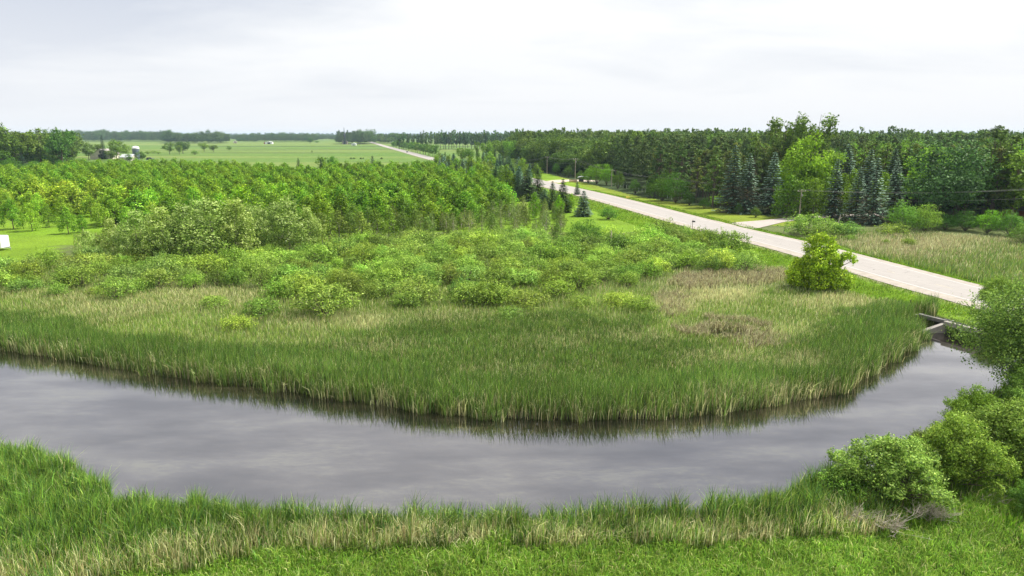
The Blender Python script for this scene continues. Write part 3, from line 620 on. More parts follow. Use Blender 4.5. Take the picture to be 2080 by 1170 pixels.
def limbs(r, tip_list, trunk_top, r0, base=(0, 0, 0), wob=0.05):
    b = np.array(base, float); t = np.array(trunk_top, float); segs = []
    k = 6; pts = [b + (t - b) * i / k + np.array([r.normal() * wob, r.normal() * wob, 0]) * (i > 0) * np.linalg.norm(t - b) * 0.3 for i in range(k + 1)]
    segs.append((pts, [r0 * (1 - 0.82 * i / k) for i in range(k + 1)]))
    for tip in tip_list:
        f = r.uniform(0.25, 0.8); s = b + (t - b) * f; tip = np.array(tip, float); m = (s + tip) / 2 + np.array([0, 0, -0.06 * np.linalg.norm(tip - s)])
        segs.append(([s, m, tip], [r0 * (1 - .8 * f) * .6, r0 * .28, r0 * .08]))
    return segs
PROTO = {}
def proto(kind, parts, h): PROTO.setdefault(kind, []).append((parts, h))
G = lambda *a: a
def grow_young(seed, h, wd, nl, leaf, pal, slim=1.0, top=None, mat=None, clear=0.16, bark=None):
    r = np.random.default_rng(seed); blobs = []; tips = []
    nb = 15
    for i in range(nb):
        f = clear + (1 - clear) * (i + .5) / nb; prof = math.sin(math.pi * min(1, (f * 0.93 + .07)) ** 0.75) ** 0.8
        R = wd / 2 * prof * r.uniform(.55, .95); a = i * 2.4 + r.uniform(-.5, .5); s = wd * 0.19 * r.uniform(.75, 1.3) * (1.05 - .35 * f)
        p = (R * math.cos(a), R * math.sin(a), f * h * 0.93); blobs.append((*p, s, s, s * r.uniform(1.0, 1.6) * slim)); tips.append(p)
    blobs.append((0, 0, h * .92, wd * .10, wd * .10, h * .075)); blobs.append((0, 0, h * .55, wd * .26, wd * .26, h * .28))
    V, C = blob_leaves(r, blobs, nl, leaf, pal, top=top)
    tv, tf = tubes(limbs(r, tips[:10], (0.03 * h * r.normal(), 0.03 * h * r.normal(), h * .9), h * .013 + .03), 5)
    return [('trunk', pymesh('trunk', tv, tf, bark or M_BARK)), ('crown', quads_mesh('crown', V, C, mat or M_LEAF))]
YG = [(0.150, 0.235, 0.022), (0.105, 0.185, 0.022), (0.21, 0.29, 0.035), (0.07, 0.13, 0.018)]
for s in range(5): proto('young_tree', grow_young(100 + s, 8.0, 5.2 + .3 * s, 3200, .34, YG, clear=.10 + .02 * (s % 3)), 8.0)
for s in range(3): proto('near_young', grow_young(140 + s, 7.0, 4.6, 3600, .24, [(0.13, 0.20, 0.03), (0.17, 0.24, 0.045), (0.10, 0.165, 0.03)], clear=.14), 7.0)
SV = [(0.14, 0.195, 0.05), (0.18, 0.23, 0.07), (0.10, 0.15, 0.035)]
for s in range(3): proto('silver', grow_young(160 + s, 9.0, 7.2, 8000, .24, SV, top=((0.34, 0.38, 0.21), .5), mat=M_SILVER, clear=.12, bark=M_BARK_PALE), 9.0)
for s in range(2): proto('olive_tree', grow_young(170 + s, 7.0, 4.4, 2600, .24, [(0.11, 0.15, 0.035), (0.14, 0.18, 0.05), (0.08, 0.115, 0.03)], clear=.2, bark=M_BARK_PALE), 7.0)
for s in range(3): proto('scraggly', grow_young(180 + s, 6.0, 3.4, 1100, .22, [(0.13, 0.16, 0.06), (0.18, 0.19, 0.09), (0.10, 0.13, 0.05)], clear=.1, bark=M_DEAD), 6.0)
def grow_shrub(seed, R, h, nl, leaf, pal, nb=12, top=None, mat=None):
    r = np.random.default_rng(seed); blobs = [(0, 0, h * .40, R * .52, R * .52, h * .36)]; tips = []
    for i in range(nb):
        a = i * 2.4 + r.uniform(-.4, .4); q_ = math.sqrt((i + .5) / nb); d = R * .72 * q_ * (1 + (.28 * math.sin(3 * a + seed) if nb > 40 else 0)); s = R * r.uniform(.24, .44) * (12 / nb) ** (.5 if nb > 40 else .36); zc = h * (0.82 - .48 * q_ * q_) * r.uniform(.72 if nb > 40 else .8, 1.12)
        blobs.append((d * math.cos(a), d * math.sin(a), zc, s, s, s * .8)); tips.append(blobs[-1][:3])
    V, C = blob_leaves(r, blobs, nl, leaf, pal, aspect=.4, top=top, sprig=.32 if nb > 40 else .16, shell=.3); V[:, 2] = np.maximum(V[:, 2], 0.02)
    segs = [([(0, 0, -.1), (t[0] * .5, t[1] * .5, t[2] * .55), t], [.06, .04, .015]) for t in tips]
    tv, tf = tubes(segs, 4)
    return [('stems', pymesh('stems', tv, tf, M_BARK)), ('crown', quads_mesh('crown', V, C, mat or M_LEAF))]
WG = [(0.118, 0.172, 0.040), (0.160, 0.215, 0.062), (0.062, 0.10, 0.028), (0.23, 0.275, 0.10)]
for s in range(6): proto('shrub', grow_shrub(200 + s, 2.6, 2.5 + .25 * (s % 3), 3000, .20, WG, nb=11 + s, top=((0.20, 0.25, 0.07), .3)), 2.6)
for s in range(2): proto('bushy', grow_shrub(215 + s, 4.6, 6.6, 7000, .24, [(0.075, 0.125, 0.025), (0.10, 0.155, 0.03), (0.055, 0.095, 0.02)], nb=22), 7.0)
def grow_round(seed, R, h, nl, leaf, pal, nb=34, trunk=.16, mat=None, top=None, flat=1.0):
    r = np.random.default_rng(seed); blobs = []; tips = []; zc = h * (trunk + 1) / 2; rz = h * (1 - trunk) / 2
    for i in range(nb):
        u = unit(r.normal(size=3)); u[2] = u[2] * .9 + .12; d = r.uniform(.62, .92) if i > nb * .25 else r.uniform(.1, .5)
        s = R * r.uniform(.20, .36); p = (u[0] * R * d * .95, u[1] * R * d * .95, zc + u[2] * rz * d); blobs.append((*p, s, s, s * .85 * flat)); tips.append(p)
    V, C = blob_leaves(r, blobs, nl, leaf, pal, top=top)
    tv, tf = tubes(limbs(r, tips[:14], (0, 0, h * .75), h * .018 + .05), 6)
    return [('trunk', pymesh('trunk', tv, tf, M_BARK)), ('crown', quads_mesh('crown', V, C, mat or M_LEAF))]
OG = [(0.075, 0.115, 0.028), (0.105, 0.15, 0.035), (0.050, 0.085, 0.022)]
for s in range(3): proto('broadleaf', grow_round(300 + s, 7.0, 16.0, 4200, .62, OG, nb=34), 16.0)
proto('oak', grow_round(310, 9.0, 17.0, 9000, .50, [(0.050, 0.085, 0.030), (0.070, 0.11, 0.04), (0.035, 0.06, 0.02)], nb=60, trunk=.06, top=((0.15, 0.20, 0.10), .3)), 17.0)
proto('maple', grow_round(311, 8.5, 19.0, 15000, .55, [(0.14, 0.21, 0.025), (0.18, 0.25, 0.03), (0.10, 0.16, 0.02)], nb=52, trunk=.08), 19.0)
def grow_poplar(seed, h, wd, nl, leaf, pal, clear=.3, nlead=4):
    r = np.random.default_rng(seed); blobs = []; tips = []; lead = [(r.uniform(.4, 1) * wd * .34 * math.cos(q * 6.28 / nlead + .5), r.uniform(.4, 1) * wd * .34 * math.sin(q * 6.28 / nlead + .5), h * r.uniform(.80, 1)) for q in range(nlead)]
    for L_ in lead:
        for i in range(7):
            f = clear + (1 - clear) * (i + .5) / 7; s = wd * .17 * r.uniform(.7, 1.2) * (1.15 - .5 * f)
            p = (L_[0] * (.3 + f) + r.normal() * wd * .10, L_[1] * (.3 + f) + r.normal() * wd * .10, L_[2] * f); blobs.append((*p, s, s, s * 1.5)); tips.append(p)
    V, C = blob_leaves(r, blobs, nl, leaf, pal); segs = limbs(r, lead + tips[::4], (0, 0, h * .8), h * .012 + .08, wob=.01)
    tv, tf = tubes(segs, 6); return [('trunk', pymesh('trunk', tv, tf, M_BARK)), ('crown', quads_mesh('crown', V, C, M_LEAF))]
for s in range(4): proto('poplar', grow_poplar(330 + s, 22.0, 7.0, 3200, .62, [(0.085, 0.125, 0.035), (0.11, 0.15, 0.045), (0.06, 0.09, 0.025)]), 22.0)
for s in range(2): proto('cottonwood', grow_poplar(340 + s, 30.0, 15.0, 15000, .62, [(0.085, 0.135, 0.035), (0.12, 0.17, 0.045), (0.06, 0.10, 0.025)], clear=.10, nlead=7), 30.0)
def grow_pine(seed, h, wd, nl, leaf):
    r = np.random.default_rng(seed); blobs = []; tips = []; clear = .28
    for i in range(26):
        f = clear + (1 - clear) * (i + .4) / 26; env = (1 - ((f - clear) / (1 - clear)) ** 1.6) * .85 + .15; R = wd / 2 * env * r.uniform(.5, .95); a = i * 2.4
        s = wd * .16 * r.uniform(.7, 1.2) * (1.1 - .45 * f); p = (R * math.cos(a), R * math.sin(a), f * h * .96); blobs.append((*p, s, s, s * .6)); tips.append(p)
    V, C = blob_leaves(r, blobs, nl, leaf, [(0.060, 0.095, 0.034), (0.085, 0.125, 0.042), (0.040, 0.066, 0.026), (0.10, 0.11, 0.04)], up=.5, aspect=.35)
    tv, tf = tubes(limbs(r, tips[::2], (0, 0, h * .96), h * .012 + .06, wob=.005), 6)
    return [('trunk', pymesh('trunk', tv, tf, M_BARK)), ('crown', quads_mesh('crown', V, C, M_NEEDLE))]
for s in range(4): proto('pine', grow_pine(350 + s, 20.0, 6.5, 3200, .62), 20.0)
def grow_spruce(seed, h, wd, whorls, pal, bare=0.0, dens=1.0, top=None):
    r = np.random.default_rng(seed); pos = []; nr_ = []; tg_ = []; ln = []; col = []; segs = []
    tv = [((0, 0, 0), (0, 0, h * .5), (0, 0, h * .98)), (h * .014 + .03, h * .009, .02)]; segs.append(tv); pal = np.array(pal)
    for i in range(whorls):
        f = (i + .3) / whorls; z = h * (.04 + .93 * f); R = wd / 2 * (1 - f) ** .85 * r.uniform(.82, 1.1) + .12; nb = int(5 + 7 * (1 - f))
        for b in range(nb):
            a = 2 * math.pi * (b + r.uniform(-.3, .3)) / nb + i * 1.1; Rb = R * r.uniform(.75, 1.12); dr0 = np.array([math.cos(a), math.sin(a), 0])
            droop = -.22 * Rb * (1.2 - f); m = max(2, int(dens * (2 + Rb * 2.2)))
            thin = bare > 0 and f < .45 and r.random() < bare
            segs.append(([(0, 0, z), tuple(dr0 * Rb * .6 + [0, 0, z + droop * .7]), tuple(dr0 * Rb + [0, 0, z + droop * .8])], [.05, .03, .01]))
            if thin: m = max(1, m // 3)
            for q in range(m):
                u_ = (q + .5) / m; u_ = .25 + .78 * u_; 
                for sgn in (-1, 1):
                    side = np.array([-dr0[1], dr0[0], 0]) * sgn * (.12 + .16 * Rb * (1.15 - u_)) * r.uniform(.3, 1)
                    p = dr0 * Rb * u_ + side + np.array([0, 0, z + droop * math.sin(u_ * 1.7) + r.normal() * .05])
                    pos.append(p); nr_.append(np.array([r.normal() * .35 + dr0[0] * .25, r.normal() * .35 + dr0[1] * .25, 1])); tg_.append(dr0 + side * 1.2 + [0, 0, -.25]); ln.append(r.uniform(.5, .85) * (h / 16) ** .5)
                    c = pal[r.integers(len(pal))] * r.uniform(.8, 1.2)
                    if thin: c = np.array((0.13, 0.105, 0.08)) * r.uniform(.7, 1.1)
                    elif top and u_ > .7 and r.random() < top[1]: c = np.array(top[0]) * r.uniform(.85, 1.15)
                    col.append(c)
    V, C = leaf_quads(np.array(pos), unit(np.array(nr_)), np.array(tg_), np.array(ln), np.array(ln) * .42, np.array(col))
    tvv, tff = tubes(segs, 4); return [('trunk', pymesh('trunk', tvv, tff, M_BARK)), ('crown', quads_mesh('crown', V, C, M_NEEDLE))]
BS = [(0.075, 0.115, 0.095), (0.105, 0.15, 0.13), (0.05, 0.08, 0.065)]; GS = [(0.040, 0.070, 0.030), (0.055, 0.09, 0.036), (0.030, 0.05, 0.022)]
for s in range(3): proto('blue_spruce', grow_spruce(400 + s, 16.0, 7.6, 28, BS, bare=.4, dens=1.35, top=((0.24, 0.30, 0.28), .55)), 16.0)
for s in range(3): proto('green_spruce', grow_spruce(410 + s, 12.0, 5.4, 24, GS, dens=1.3), 12.0)
proto('small_blue', grow_spruce(420, 7.5, 5.0, 17, BS, dens=2.3, top=((0.17, 0.23, 0.21), .4)), 7.5)
for s in range(2): proto('teal_spruce', grow_spruce(430 + s, 8.0, 4.6, 18, [(0.045, 0.085, 0.055), (0.06, 0.105, 0.07), (0.035, 0.065, 0.04)], dens=1.8, top=((0.13, 0.18, 0.13), .25)), 8.0)
NAMES = {'near_young': 'young_tree', 'silver': 'poplar_tree', 'olive_tree': 'young_tree', 'scraggly': 'sapling', 'shrub': 'willow_shrub', 'bushy': 'willow_bush', 'broadleaf': 'broadleaf_tree', 'oak': 'oak_tree', 'maple': 'broadleaf_tree',
         'poplar': 'poplar_tree', 'cottonwood': 'cottonwood_tree', 'pine': 'pine_tree', 'blue_spruce': 'spruce_tree', 'green_spruce': 'spruce_tree', 'small_blue': 'spruce_tree', 'teal_spruce': 'spruce_tree', 'young_tree': 'young_tree'}
CATS = {'shrub': 'shrub', 'bushy': 'bush', 'scraggly': 'sapling'}
PR = random.Random(5)
def place(kind, x, y, h, label, group=None, wf=1.0, tint=None, var=None, cat=None, z=None):
    vs = PROTO[kind]; parts, h0 = vs[PR.randrange(len(vs)) if var is None else var % len(vs)]; s = h / h0
    o = empty(NAMES[kind], (x, y, (gz(x, y) if z is None else z)), PR.uniform(0, 6.28), (s * wf, s * wf, s))
    tag(o, label, cat or CATS.get(kind, 'tree'), group)
    v = PR.uniform(.88, 1.12); tn_ = tint or (1, 1, 1)
    for nm, me in parts:
        c = link(bpy.data.objects.new(nm, me), o)
        if nm == 'crown': c.color = (tn_[0] * v, tn_[1] * v, tn_[2] * v, 1)
    return o
def place_px(kind, px, pyb, pyt, label, group=None, **k):
    x, y = P(px, pyb, 0.0); return place(kind, x, y, height_for(px, pyb, pyt), label, group, **k)
def proto_objs(kind, n=None):
    """geometry-node stuff: reads the crowns of trees that stand in the scene"""
    return [p[0][-1][1] for p in PROTO[kind]][:n]
def scatter_px(poly_px, spacing, rnd, zz=0.0, jitter=.4, world=None):
    """jittered grid in plan inside a polygon given by ground points"""
    poly = world or [P(a, b, zz) for a, b in poly_px]; xs = [p[0] for p in poly]; ys = [p[1] for p in poly]; o = []
    yv = min(ys); row = 0
    while yv < max(ys):
        xv = min(xs) + (spacing / 2 if row % 2 else 0)
        while xv < max(xs):
            X = xv + rnd.uniform(-jitter, jitter) * spacing; Y = yv + rnd.uniform(-jitter, jitter) * spacing; o.append((X, Y)); xv += spacing
        yv += spacing * .87; row += 1
    a = np.array(o); return a[inside(a[:, 0], a[:, 1], poly)]
def stuff_trees(name, pts, kinds, hs, label, cat, tint=None, wf=1.0):
    """many far trees as ONE object: points that carry instances of crowns standing elsewhere in the scene"""
    src = [o for o in sc.objects if o.name.split('.')[0] in ('crown',) and o.data.name in {PROTO[k][v][0][-1][1].name for k in kinds for v in range(len(PROTO[k]))}]
    seen = {}; 
    for o in src: seen.setdefault(o.data.name, o)
    src = list(seen.values())
    h0 = {PROTO[k][v][0][-1][1].name: PROTO[k][v][1] for k in kinds for v in range(len(PROTO[k]))}
    n = len(pts); ii = RNG.integers(0, len(src), n); zc = ground_z(pts[:, 0], pts[:, 1])
    me = bpy.data.meshes.new(name); me.vertices.add(n); me.vertices.foreach_set('co', np.column_stack([pts, zc]).astype(np.float32).ravel())
    a = me.attributes.new('idx', 'INT', 'POINT'); a.data.foreach_set('value', ii.astype(np.int32))
    sv = np.array([h / h0[src[k].data.name] for h, k in zip(hs, ii)], dtype=np.float32)
    a = me.attributes.new('size', 'FLOAT_VECTOR', 'POINT'); a.data.foreach_set('vector', np.column_stack([sv * wf, sv * wf, sv]).astype(np.float32).ravel())
    a = me.attributes.new('turn', 'FLOAT', 'POINT'); a.data.foreach_set('value', RNG.uniform(0, 6.28, n).astype(np.float32))
    o = link(bpy.data.objects.new(name, me)); tag(o, label, cat, kind='stuff')
    ng = bpy.data.node_groups.new(name + '_scatter', 'GeometryNodeTree')
    ng.interface.new_socket('Geometry', in_out='INPUT', socket_type='NodeSocketGeometry'); ng.interface.new_socket('Geometry', in_out='OUTPUT', socket_type='NodeSocketGeometry')
    gi = ng.nodes.new('NodeGroupInput'); go = ng.nodes.new('NodeGroupOutput'); iop = ng.nodes.new('GeometryNodeInstanceOnPoints'); j = ng.nodes.new('GeometryNodeGeometryToInstance')
    for s_ in reversed(src):
        oi = ng.nodes.new('GeometryNodeObjectInfo'); oi.transform_space = 'ORIGINAL'; oi.inputs['Object'].default_value = s_; oi.inputs['As Instance'].default_value = True
        ng.links.new(oi.outputs['Geometry'], j.inputs[0])
    def at_(nm, dt):
        q_ = ng.nodes.new('GeometryNodeInputNamedAttribute'); q_.data_type = dt; q_.inputs['Name'].default_value = nm; return q_
    jj = ng.nodes.new('GeometryNodeJoinGeometry')
    for l_ in list(ng.links): 
        if l_.to_node == j: f_ = l_.from_socket; ng.links.remove(l_); ng.links.new(f_, jj.inputs[0])
    ng.nodes.remove(j)
    ng.links.new(gi.outputs[0], iop.inputs['Points']); ng.links.new(jj.outputs[0], iop.inputs['Instance']); iop.inputs['Pick Instance'].default_value = True
    ng.links.new(at_('idx', 'INT').outputs[0], iop.inputs['Instance Index']); ng.links.new(at_('size', 'FLOAT_VECTOR').outputs[0], iop.inputs['Scale'])
    rt = ng.nodes.new('ShaderNodeCombineXYZ'); ng.links.new(at_('turn', 'FLOAT').outputs[0], rt.inputs[2]); ng.links.new(rt.outputs[0], iop.inputs['Rotation'])
    ng.links.new(iop.outputs[0], go.inputs[0])
    md = o.modifiers.new('scatter', 'NODES'); md.node_group = ng
    return o

# ------------------------------------------------------------------ near trees and bushes of the right bank
NW = [(0.105, 0.150, 0.035), (0.150, 0.195, 0.048), (0.06, 0.095, 0.026), (0.22, 0.25, 0.08)]
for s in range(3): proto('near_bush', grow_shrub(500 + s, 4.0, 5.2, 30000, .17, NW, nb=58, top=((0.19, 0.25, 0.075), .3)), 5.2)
NAMES['near_bush'] = 'willow_bush'; CATS['near_bush'] = 'bush'; NAMES['bank_tree'] = 'willow_tree'; NAMES['lone_willow'] = 'willow_tree'
proto('bank_tree', grow_round(510, 8.8, 10.8, 80000, .21, [(0.080, 0.130, 0.042), (0.115, 0.17, 0.052), (0.05, 0.085, 0.028), (0.17, 0.22, 0.075)], nb=70, trunk=.03), 10.5)
def grow_lone(seed):
    r = np.random.default_rng(seed); B = [(0, 0, 4.2, 3.5, 3.2, 3.6), (-1.3, .3, 2.4, 3.5, 2.8, 2.2), (-.2, 0, 6.4, 2.3, 2.2, 1.9), (3.3, .2, 3.9, 1.9, 1.9, 2.0), (2.5, -.5, 1.9, 2.4, 2.2, 2.0), (0, -.4, 1.7, 3.4, 3.0, 1.8), (-2.2, .2, 3.2, 1.7, 1.8, 2.4), (.9, .3, 6.3, 1.8, 1.8, 1.7)]
    bl = []
    for b in B:
        for k_ in range(12):
            u = unit(r.normal(size=3)); s = b[3] * r.uniform(.24, .4); bl.append((b[0] + u[0] * b[3] * .72, b[1] + u[1] * b[4] * .72, max(.5, b[2] + u[2] * b[5] * .75), s, s, s))
    V, C = blob_leaves(r, bl, 40000, .25, [(0.17, 0.23, 0.018), (0.23, 0.29, 0.022), (0.11, 0.16, 0.015), (0.30, 0.34, 0.04)], aspect=.5, sprig=.14)
    tv, tf = tubes(limbs(r, [b[:3] for b in bl[::6]], (0, 0, 6), .28), 6)
    return [('trunk', pymesh('trunk', tv, tf, M_BARK)), ('crown', quads_mesh('crown', V, C, M_LEAF))]
proto('lone_willow', grow_lone(520), 8.4)
gb = 'willow bushes on the right bank'
lx_, ly_ = P(1660, 583, 0.5)
o = place('lone_willow', lx_, ly_, 9.0, 'large yellow green willow standing alone beside the highway with a rounded side lobe'); o.rotation_euler = (0, 0, -.35)
o = place('bank_tree', 50.9, 61.0, 9.4, 'big dark green willow leaning over the water at the right edge of the picture', var=0, tint=(1.25, 1.35, 1.2))
place('near_bush', 50.2, 61.0, 4.4, 'leafy green bush hanging over the water below the big bank willow', wf=1.0, tint=(.95, 1.1, .9), var=0)
place('near_bush', 45.6, 55.0, 5.0, 'green bush between the big bank willow and the tallest bush', wf=1.0, tint=(.85, 1.0, .85), var=2)
place('near_bush', 63.5, 86.5, 5.0, 'light green bush poking up in front of the road above the culvert', wf=.8, tint=(1.25, 1.2, .9))
place('near_bush', 70.0, 84.0, 5.2, 'light green bush behind the big bank willow, cut by the right edge', wf=.9, tint=(1.1, 1.1, .9))
place('near_bush', 25.5, 41.8, 4.7, 'pale green willow bush nearest the reeds, bare grey twigs at its foot', wf=1.2, var=0)
place('near_bush', 31.0, 43.9, 5.1, 'middle willow bush of the right bank, yellow green on top', wf=1.0, tint=(1.1, 1.15, .85), var=1)
place('near_bush', 36.8, 46.2, 5.6, 'tallest willow bush of the right bank, cut by the right edge', wf=1.05, tint=(.85, .95, .85), var=2)
place('near_bush', 37.4, 51.6, 4.2, 'bright leafy bush at the water edge beneath the big bank willow', wf=.9, tint=(1.05, 1.2, .7), var=1)
place('near_bush', 31.8, 46.9, 2.9, 'low pale bush by the water behind the middle willow bush', wf=1.0, var=0)
place('near_bush', 34.0, 39.6, 2.6, 'low dark green bush at the foot of the tallest bush, lower right', wf=1.1, tint=(.8, .95, .8), var=2)
place('shrub', 22.4, 41.6, 2.0, 'low grass green shrub between the reeds and the pale willow bush', wf=1.0, tint=(.7, .95, .6))
rr = random.Random(3)
def twigs(cx, cy, n, R, h, name='dead_brush'):
    mb = MB()
    for _ in range(n):
        a = rr.uniform(0, 6.28); d = rr.uniform(0, R); p = np.array([cx + d * math.cos(a), cy + d * math.sin(a) * .5, gz(cx, cy)])
        v = np.array([rr.uniform(-.8, .8), rr.uniform(-1, .2), rr.uniform(.3, 1)]) * h * rr.uniform(.5, 1); q1 = p + v * .5 + np.array([rr.uniform(-.1, .1), 0, rr.uniform(0, .15)]); q2 = p + v
        mb.tube([p, q1, q2], [.022, .016, .006], 4)
        for _k in range(3):
            s = p + v * rr.uniform(.3, .9); mb.tube([s, s + np.array([rr.uniform(-.5, .5), rr.uniform(-.4, .3), rr.uniform(0, .5)]) * h * .5], [.012, .004], 3)
    return mb.build(name, M_DEAD)
for px, py, n, R, h, lb in ((1745, 1058, 90, 1.3, 1.9, 'tangle of bare grey twigs under the left end of the pale willow bush'), (1810, 1078, 34, .5, 2.0, 'single upright dead branch fan in front of the pale willow bush'), (1885, 1050, 90, 1.2, 1.9, 'bare brown twigs at the foot of the middle willow bush'), (2010, 1020, 40, 1.0, 1.2, 'bare twigs under the tallest willow bush, far lower right')):
    gx_, gy_ = P(px, py, 0.2); tag(twigs(gx_, gy_, n, R, h), lb, 'dead branches', 'bare twigs under the right bank bushes')

# ------------------------------------------------------------------ willow shrubs in the marsh
rs = random.Random(11)
SH = [(660, 642, 583, 1.35, 'broadest round willow shrub standing forward in the left half of the marsh', (.92, .95, .8)), (535, 642, 606, 1.25, 'dark green shrub left of the broadest round shrub', (.85, .95, .8)), (484, 672, 642, 1.3, 'small yellow green shrub nearest the river in the left half', (1.2, 1.15, .8)),
      (433, 628, 604, 1.5, 'faint low shrub among the pale sedge left of the small yellow green one', (1.15, 1.1, .9)), (285, 592, 563, 1.5, 'wide low shrub alone on the left part of the pale sedge', (1.05, 1.1, .8)), (196, 603, 584, 1.4, 'small low yellow green shrub in front of the left thicket', (1.2, 1.15, .8)),
      (1130, 602, 570, 1.35, 'round bright shrub at the front right of the thicket', (1.1, 1.15, .75)), (1298, 636, 603, 1.1, 'small dense shrub, right one of the pair at the marsh centre right', (1.05, 1.1, .75)), (1257, 622, 593, 1.5, 'yellow green shrub, left one of the pair at the marsh centre right', (1.15, 1.15, .8)),
      (1180, 625, 600, 1.3, 'small shrub alone between the round bright shrub and the pair', (1.1, 1.15, .8)), (1036, 650, 624, 1.4, 'low faint shrub nearest the river near the picture centre', (1.0, 1.05, .85)), (1070, 622, 590, 1.9, 'spreading low shrub in front of the thicket centre', (1.1, 1.1, .8)),
      (945, 600, 565, 1.1, 'darkest small shrub at the front of the thicket', (.55, .75, .6)), (1350, 545, 515, 1.5, 'shrub at the right rim of the thicket near the dry reeds', (1, 1, .8)), (1460, 530, 500, 1.4, 'last shrub of the thicket towards the lone willow', (1.05, 1.05, .8))]
for px, b, t, wf, lb, tn in SH: place_px('shrub', px, b, t, lb, 'willow shrubs of the marsh', wf=wf, tint=tn)
px_, py_ = P(1190, 503, 0)
place('bushy', px_, py_, height_for(1190, 503, 440), 'large dark rounded bush behind the thicket, in line with the highway', wf=1.15, tint=(1.0, 1.1, .9))
poly = [(-60, 585), (0, 606), (120, 610), (240, 612), (330, 592), (470, 600), (560, 625), (640, 612), (720, 618), (860, 628), (1010, 622), (1095, 610), (1180, 588), (1260, 590), (1330, 566), (1400, 558), (1500, 556), (1560, 540), (1450, 495), (1380, 478), (1200, 498), (1000, 492), (820, 500), (700, 505), (650, 520), (480, 535), (330, 535), (230, 535), (100, 545), (-60, 560)]
pts = scatter_px(poly, 4.95, rs, jitter=.5); pts = pts[np.argsort(pts[:, 1])]
pts = [p for p in pts if all(abs(pix(p[0], p[1])[0] - s[0]) > 28 or abs(pix(p[0], p[1])[1] - s[1]) > 12 for s in SH)]
print('shrubs', len(pts)); 
for (x, y) in pts[:285]:
    X, Y = pix(x, y); back = np.clip((585 - Y) / 90, 0, 1); zone = 'left of the silvery poplars' 
    lb = 'rounded willow shrub in the low thicket left of the silvery poplars' if X < 420 else ('rounded willow shrub in the middle of the marsh thicket' if X < 1000 else 'rounded willow shrub in the right part of the thicket towards the highway')
    g = rs.uniform(.75, 1.45); tn = (g * rs.uniform(.93, 1.08), g * 1.03, g * rs.uniform(.65, 1.0))
    if X < 420 and rs.random() < .3: tn = (1.0, 1.0, 1.15)
    place('shrub', x, y, rs.uniform(2.0, 3.6) * (1 + .2 * back), lb, lb.replace('rounded willow shrub', 'willow shrubs'), wf=rs.uniform(.8, 1.3), tint=tn)

# ------------------------------------------------------------------ silvery poplars, fringe trees, saplings
for i, (px, b, t, wf) in enumerate([(182, 532, 468, .8), (232, 528, 447, .8), (285, 532, 432, .95), (335, 535, 424, .95), (385, 532, 415, 1.0), (440, 532, 404, 1.05), (485, 530, 408, .95), (535, 520, 424, .85), (590, 516, 410, 1.05), (628, 512, 424, .8), (412, 508, 410, 1), (510, 505, 418, .8), (310, 508, 436, .8), (565, 505, 416, .8), (262, 540, 480, .9)]):
    place_px('silver', px, b, t, {0: 'leftmost and shortest silver leaved poplar, beside the left lawn', 1: 'short silver leaved poplar, second from the left lawn', 14: 'low silver leaved poplar standing forward of the row'}.get(i, 'tall silver leaved poplar in the row above the left thicket'), 'silver leaved poplars', wf=wf * rs.uniform(1.1, 1.35), tint=(1.25, 1.25, 1.15))
for px, b, t, lb in ((28, 466, 404, 'leafy young tree on the lawn, leftmost of the loose row behind the white box'), (66, 470, 413, 'open young tree on the lawn, second of the loose row'), (100, 462, 415, 'thin pale young tree, third of the loose row'), (140, 475, 420, 'slender green young tree at the lawn edge, fourth of the loose row'), (168, 472, 436, 'small dark green round young tree at the end of the lawn row')):
    place_px('near_young', px, b, t, lb, 'young trees on the left lawn', wf=1.0, tint=(1.0, 1.1, .8) if px != 168 else (.6, .85, .5))
for px, b, t in ((205, 462, 412), (235, 458, 405), (262, 470, 420), (130, 450, 400), (300, 452, 400), (20, 440, 390), (80, 440, 392)):
    place_px('near_young', px, b, t, 'young tree at the front of the plantation behind the left lawn', 'front trees of the plantation, left', wf=1.1, tint=(1.5, 1.4, 1.2))
for i, (px, b, t) in enumerate([(655, 500, 430), (690, 495, 425), (712, 492, 432), (735, 500, 428), (765, 496, 425), (790, 490, 420), (818, 488, 430), (845, 480, 425), (672, 478, 420), (752, 478, 420), (800, 472, 418), (870, 492, 440)]):
    place_px('olive_tree', px, b, t, 'thin stemmed olive green tree right of the silvery poplars', 'olive green trees behind the thicket', wf=1.0, tint=(1.2, 1.25, .8) if i in (4, 5, 8) else None)
k = 0
for (x, y) in scatter_px([(850, 500), (1000, 492), (1130, 492), (1150, 470), (1120, 430), (1040, 425), (900, 445), (840, 460)], 5.6, rs):
    X, Y = pix(x, y); nm = 'scraggly' if rs.random() < .72 else 'olive_tree'
    place(nm, x, y, rs.uniform(3.5, 6.5), 'thin grey green half bare sapling left of the large dark bush' if nm == 'scraggly' else 'leafy sapling among the half bare ones left of the large dark bush', 'saplings behind the thicket', wf=rs.uniform(.8, 1.1)); k += 1
print('saplings', k)
place_px('shrub', 1235, 446, 421, 'round dark green bush alone on the grass beside the small blue spruce', wf=1.0, tint=(.6, .85, .55))

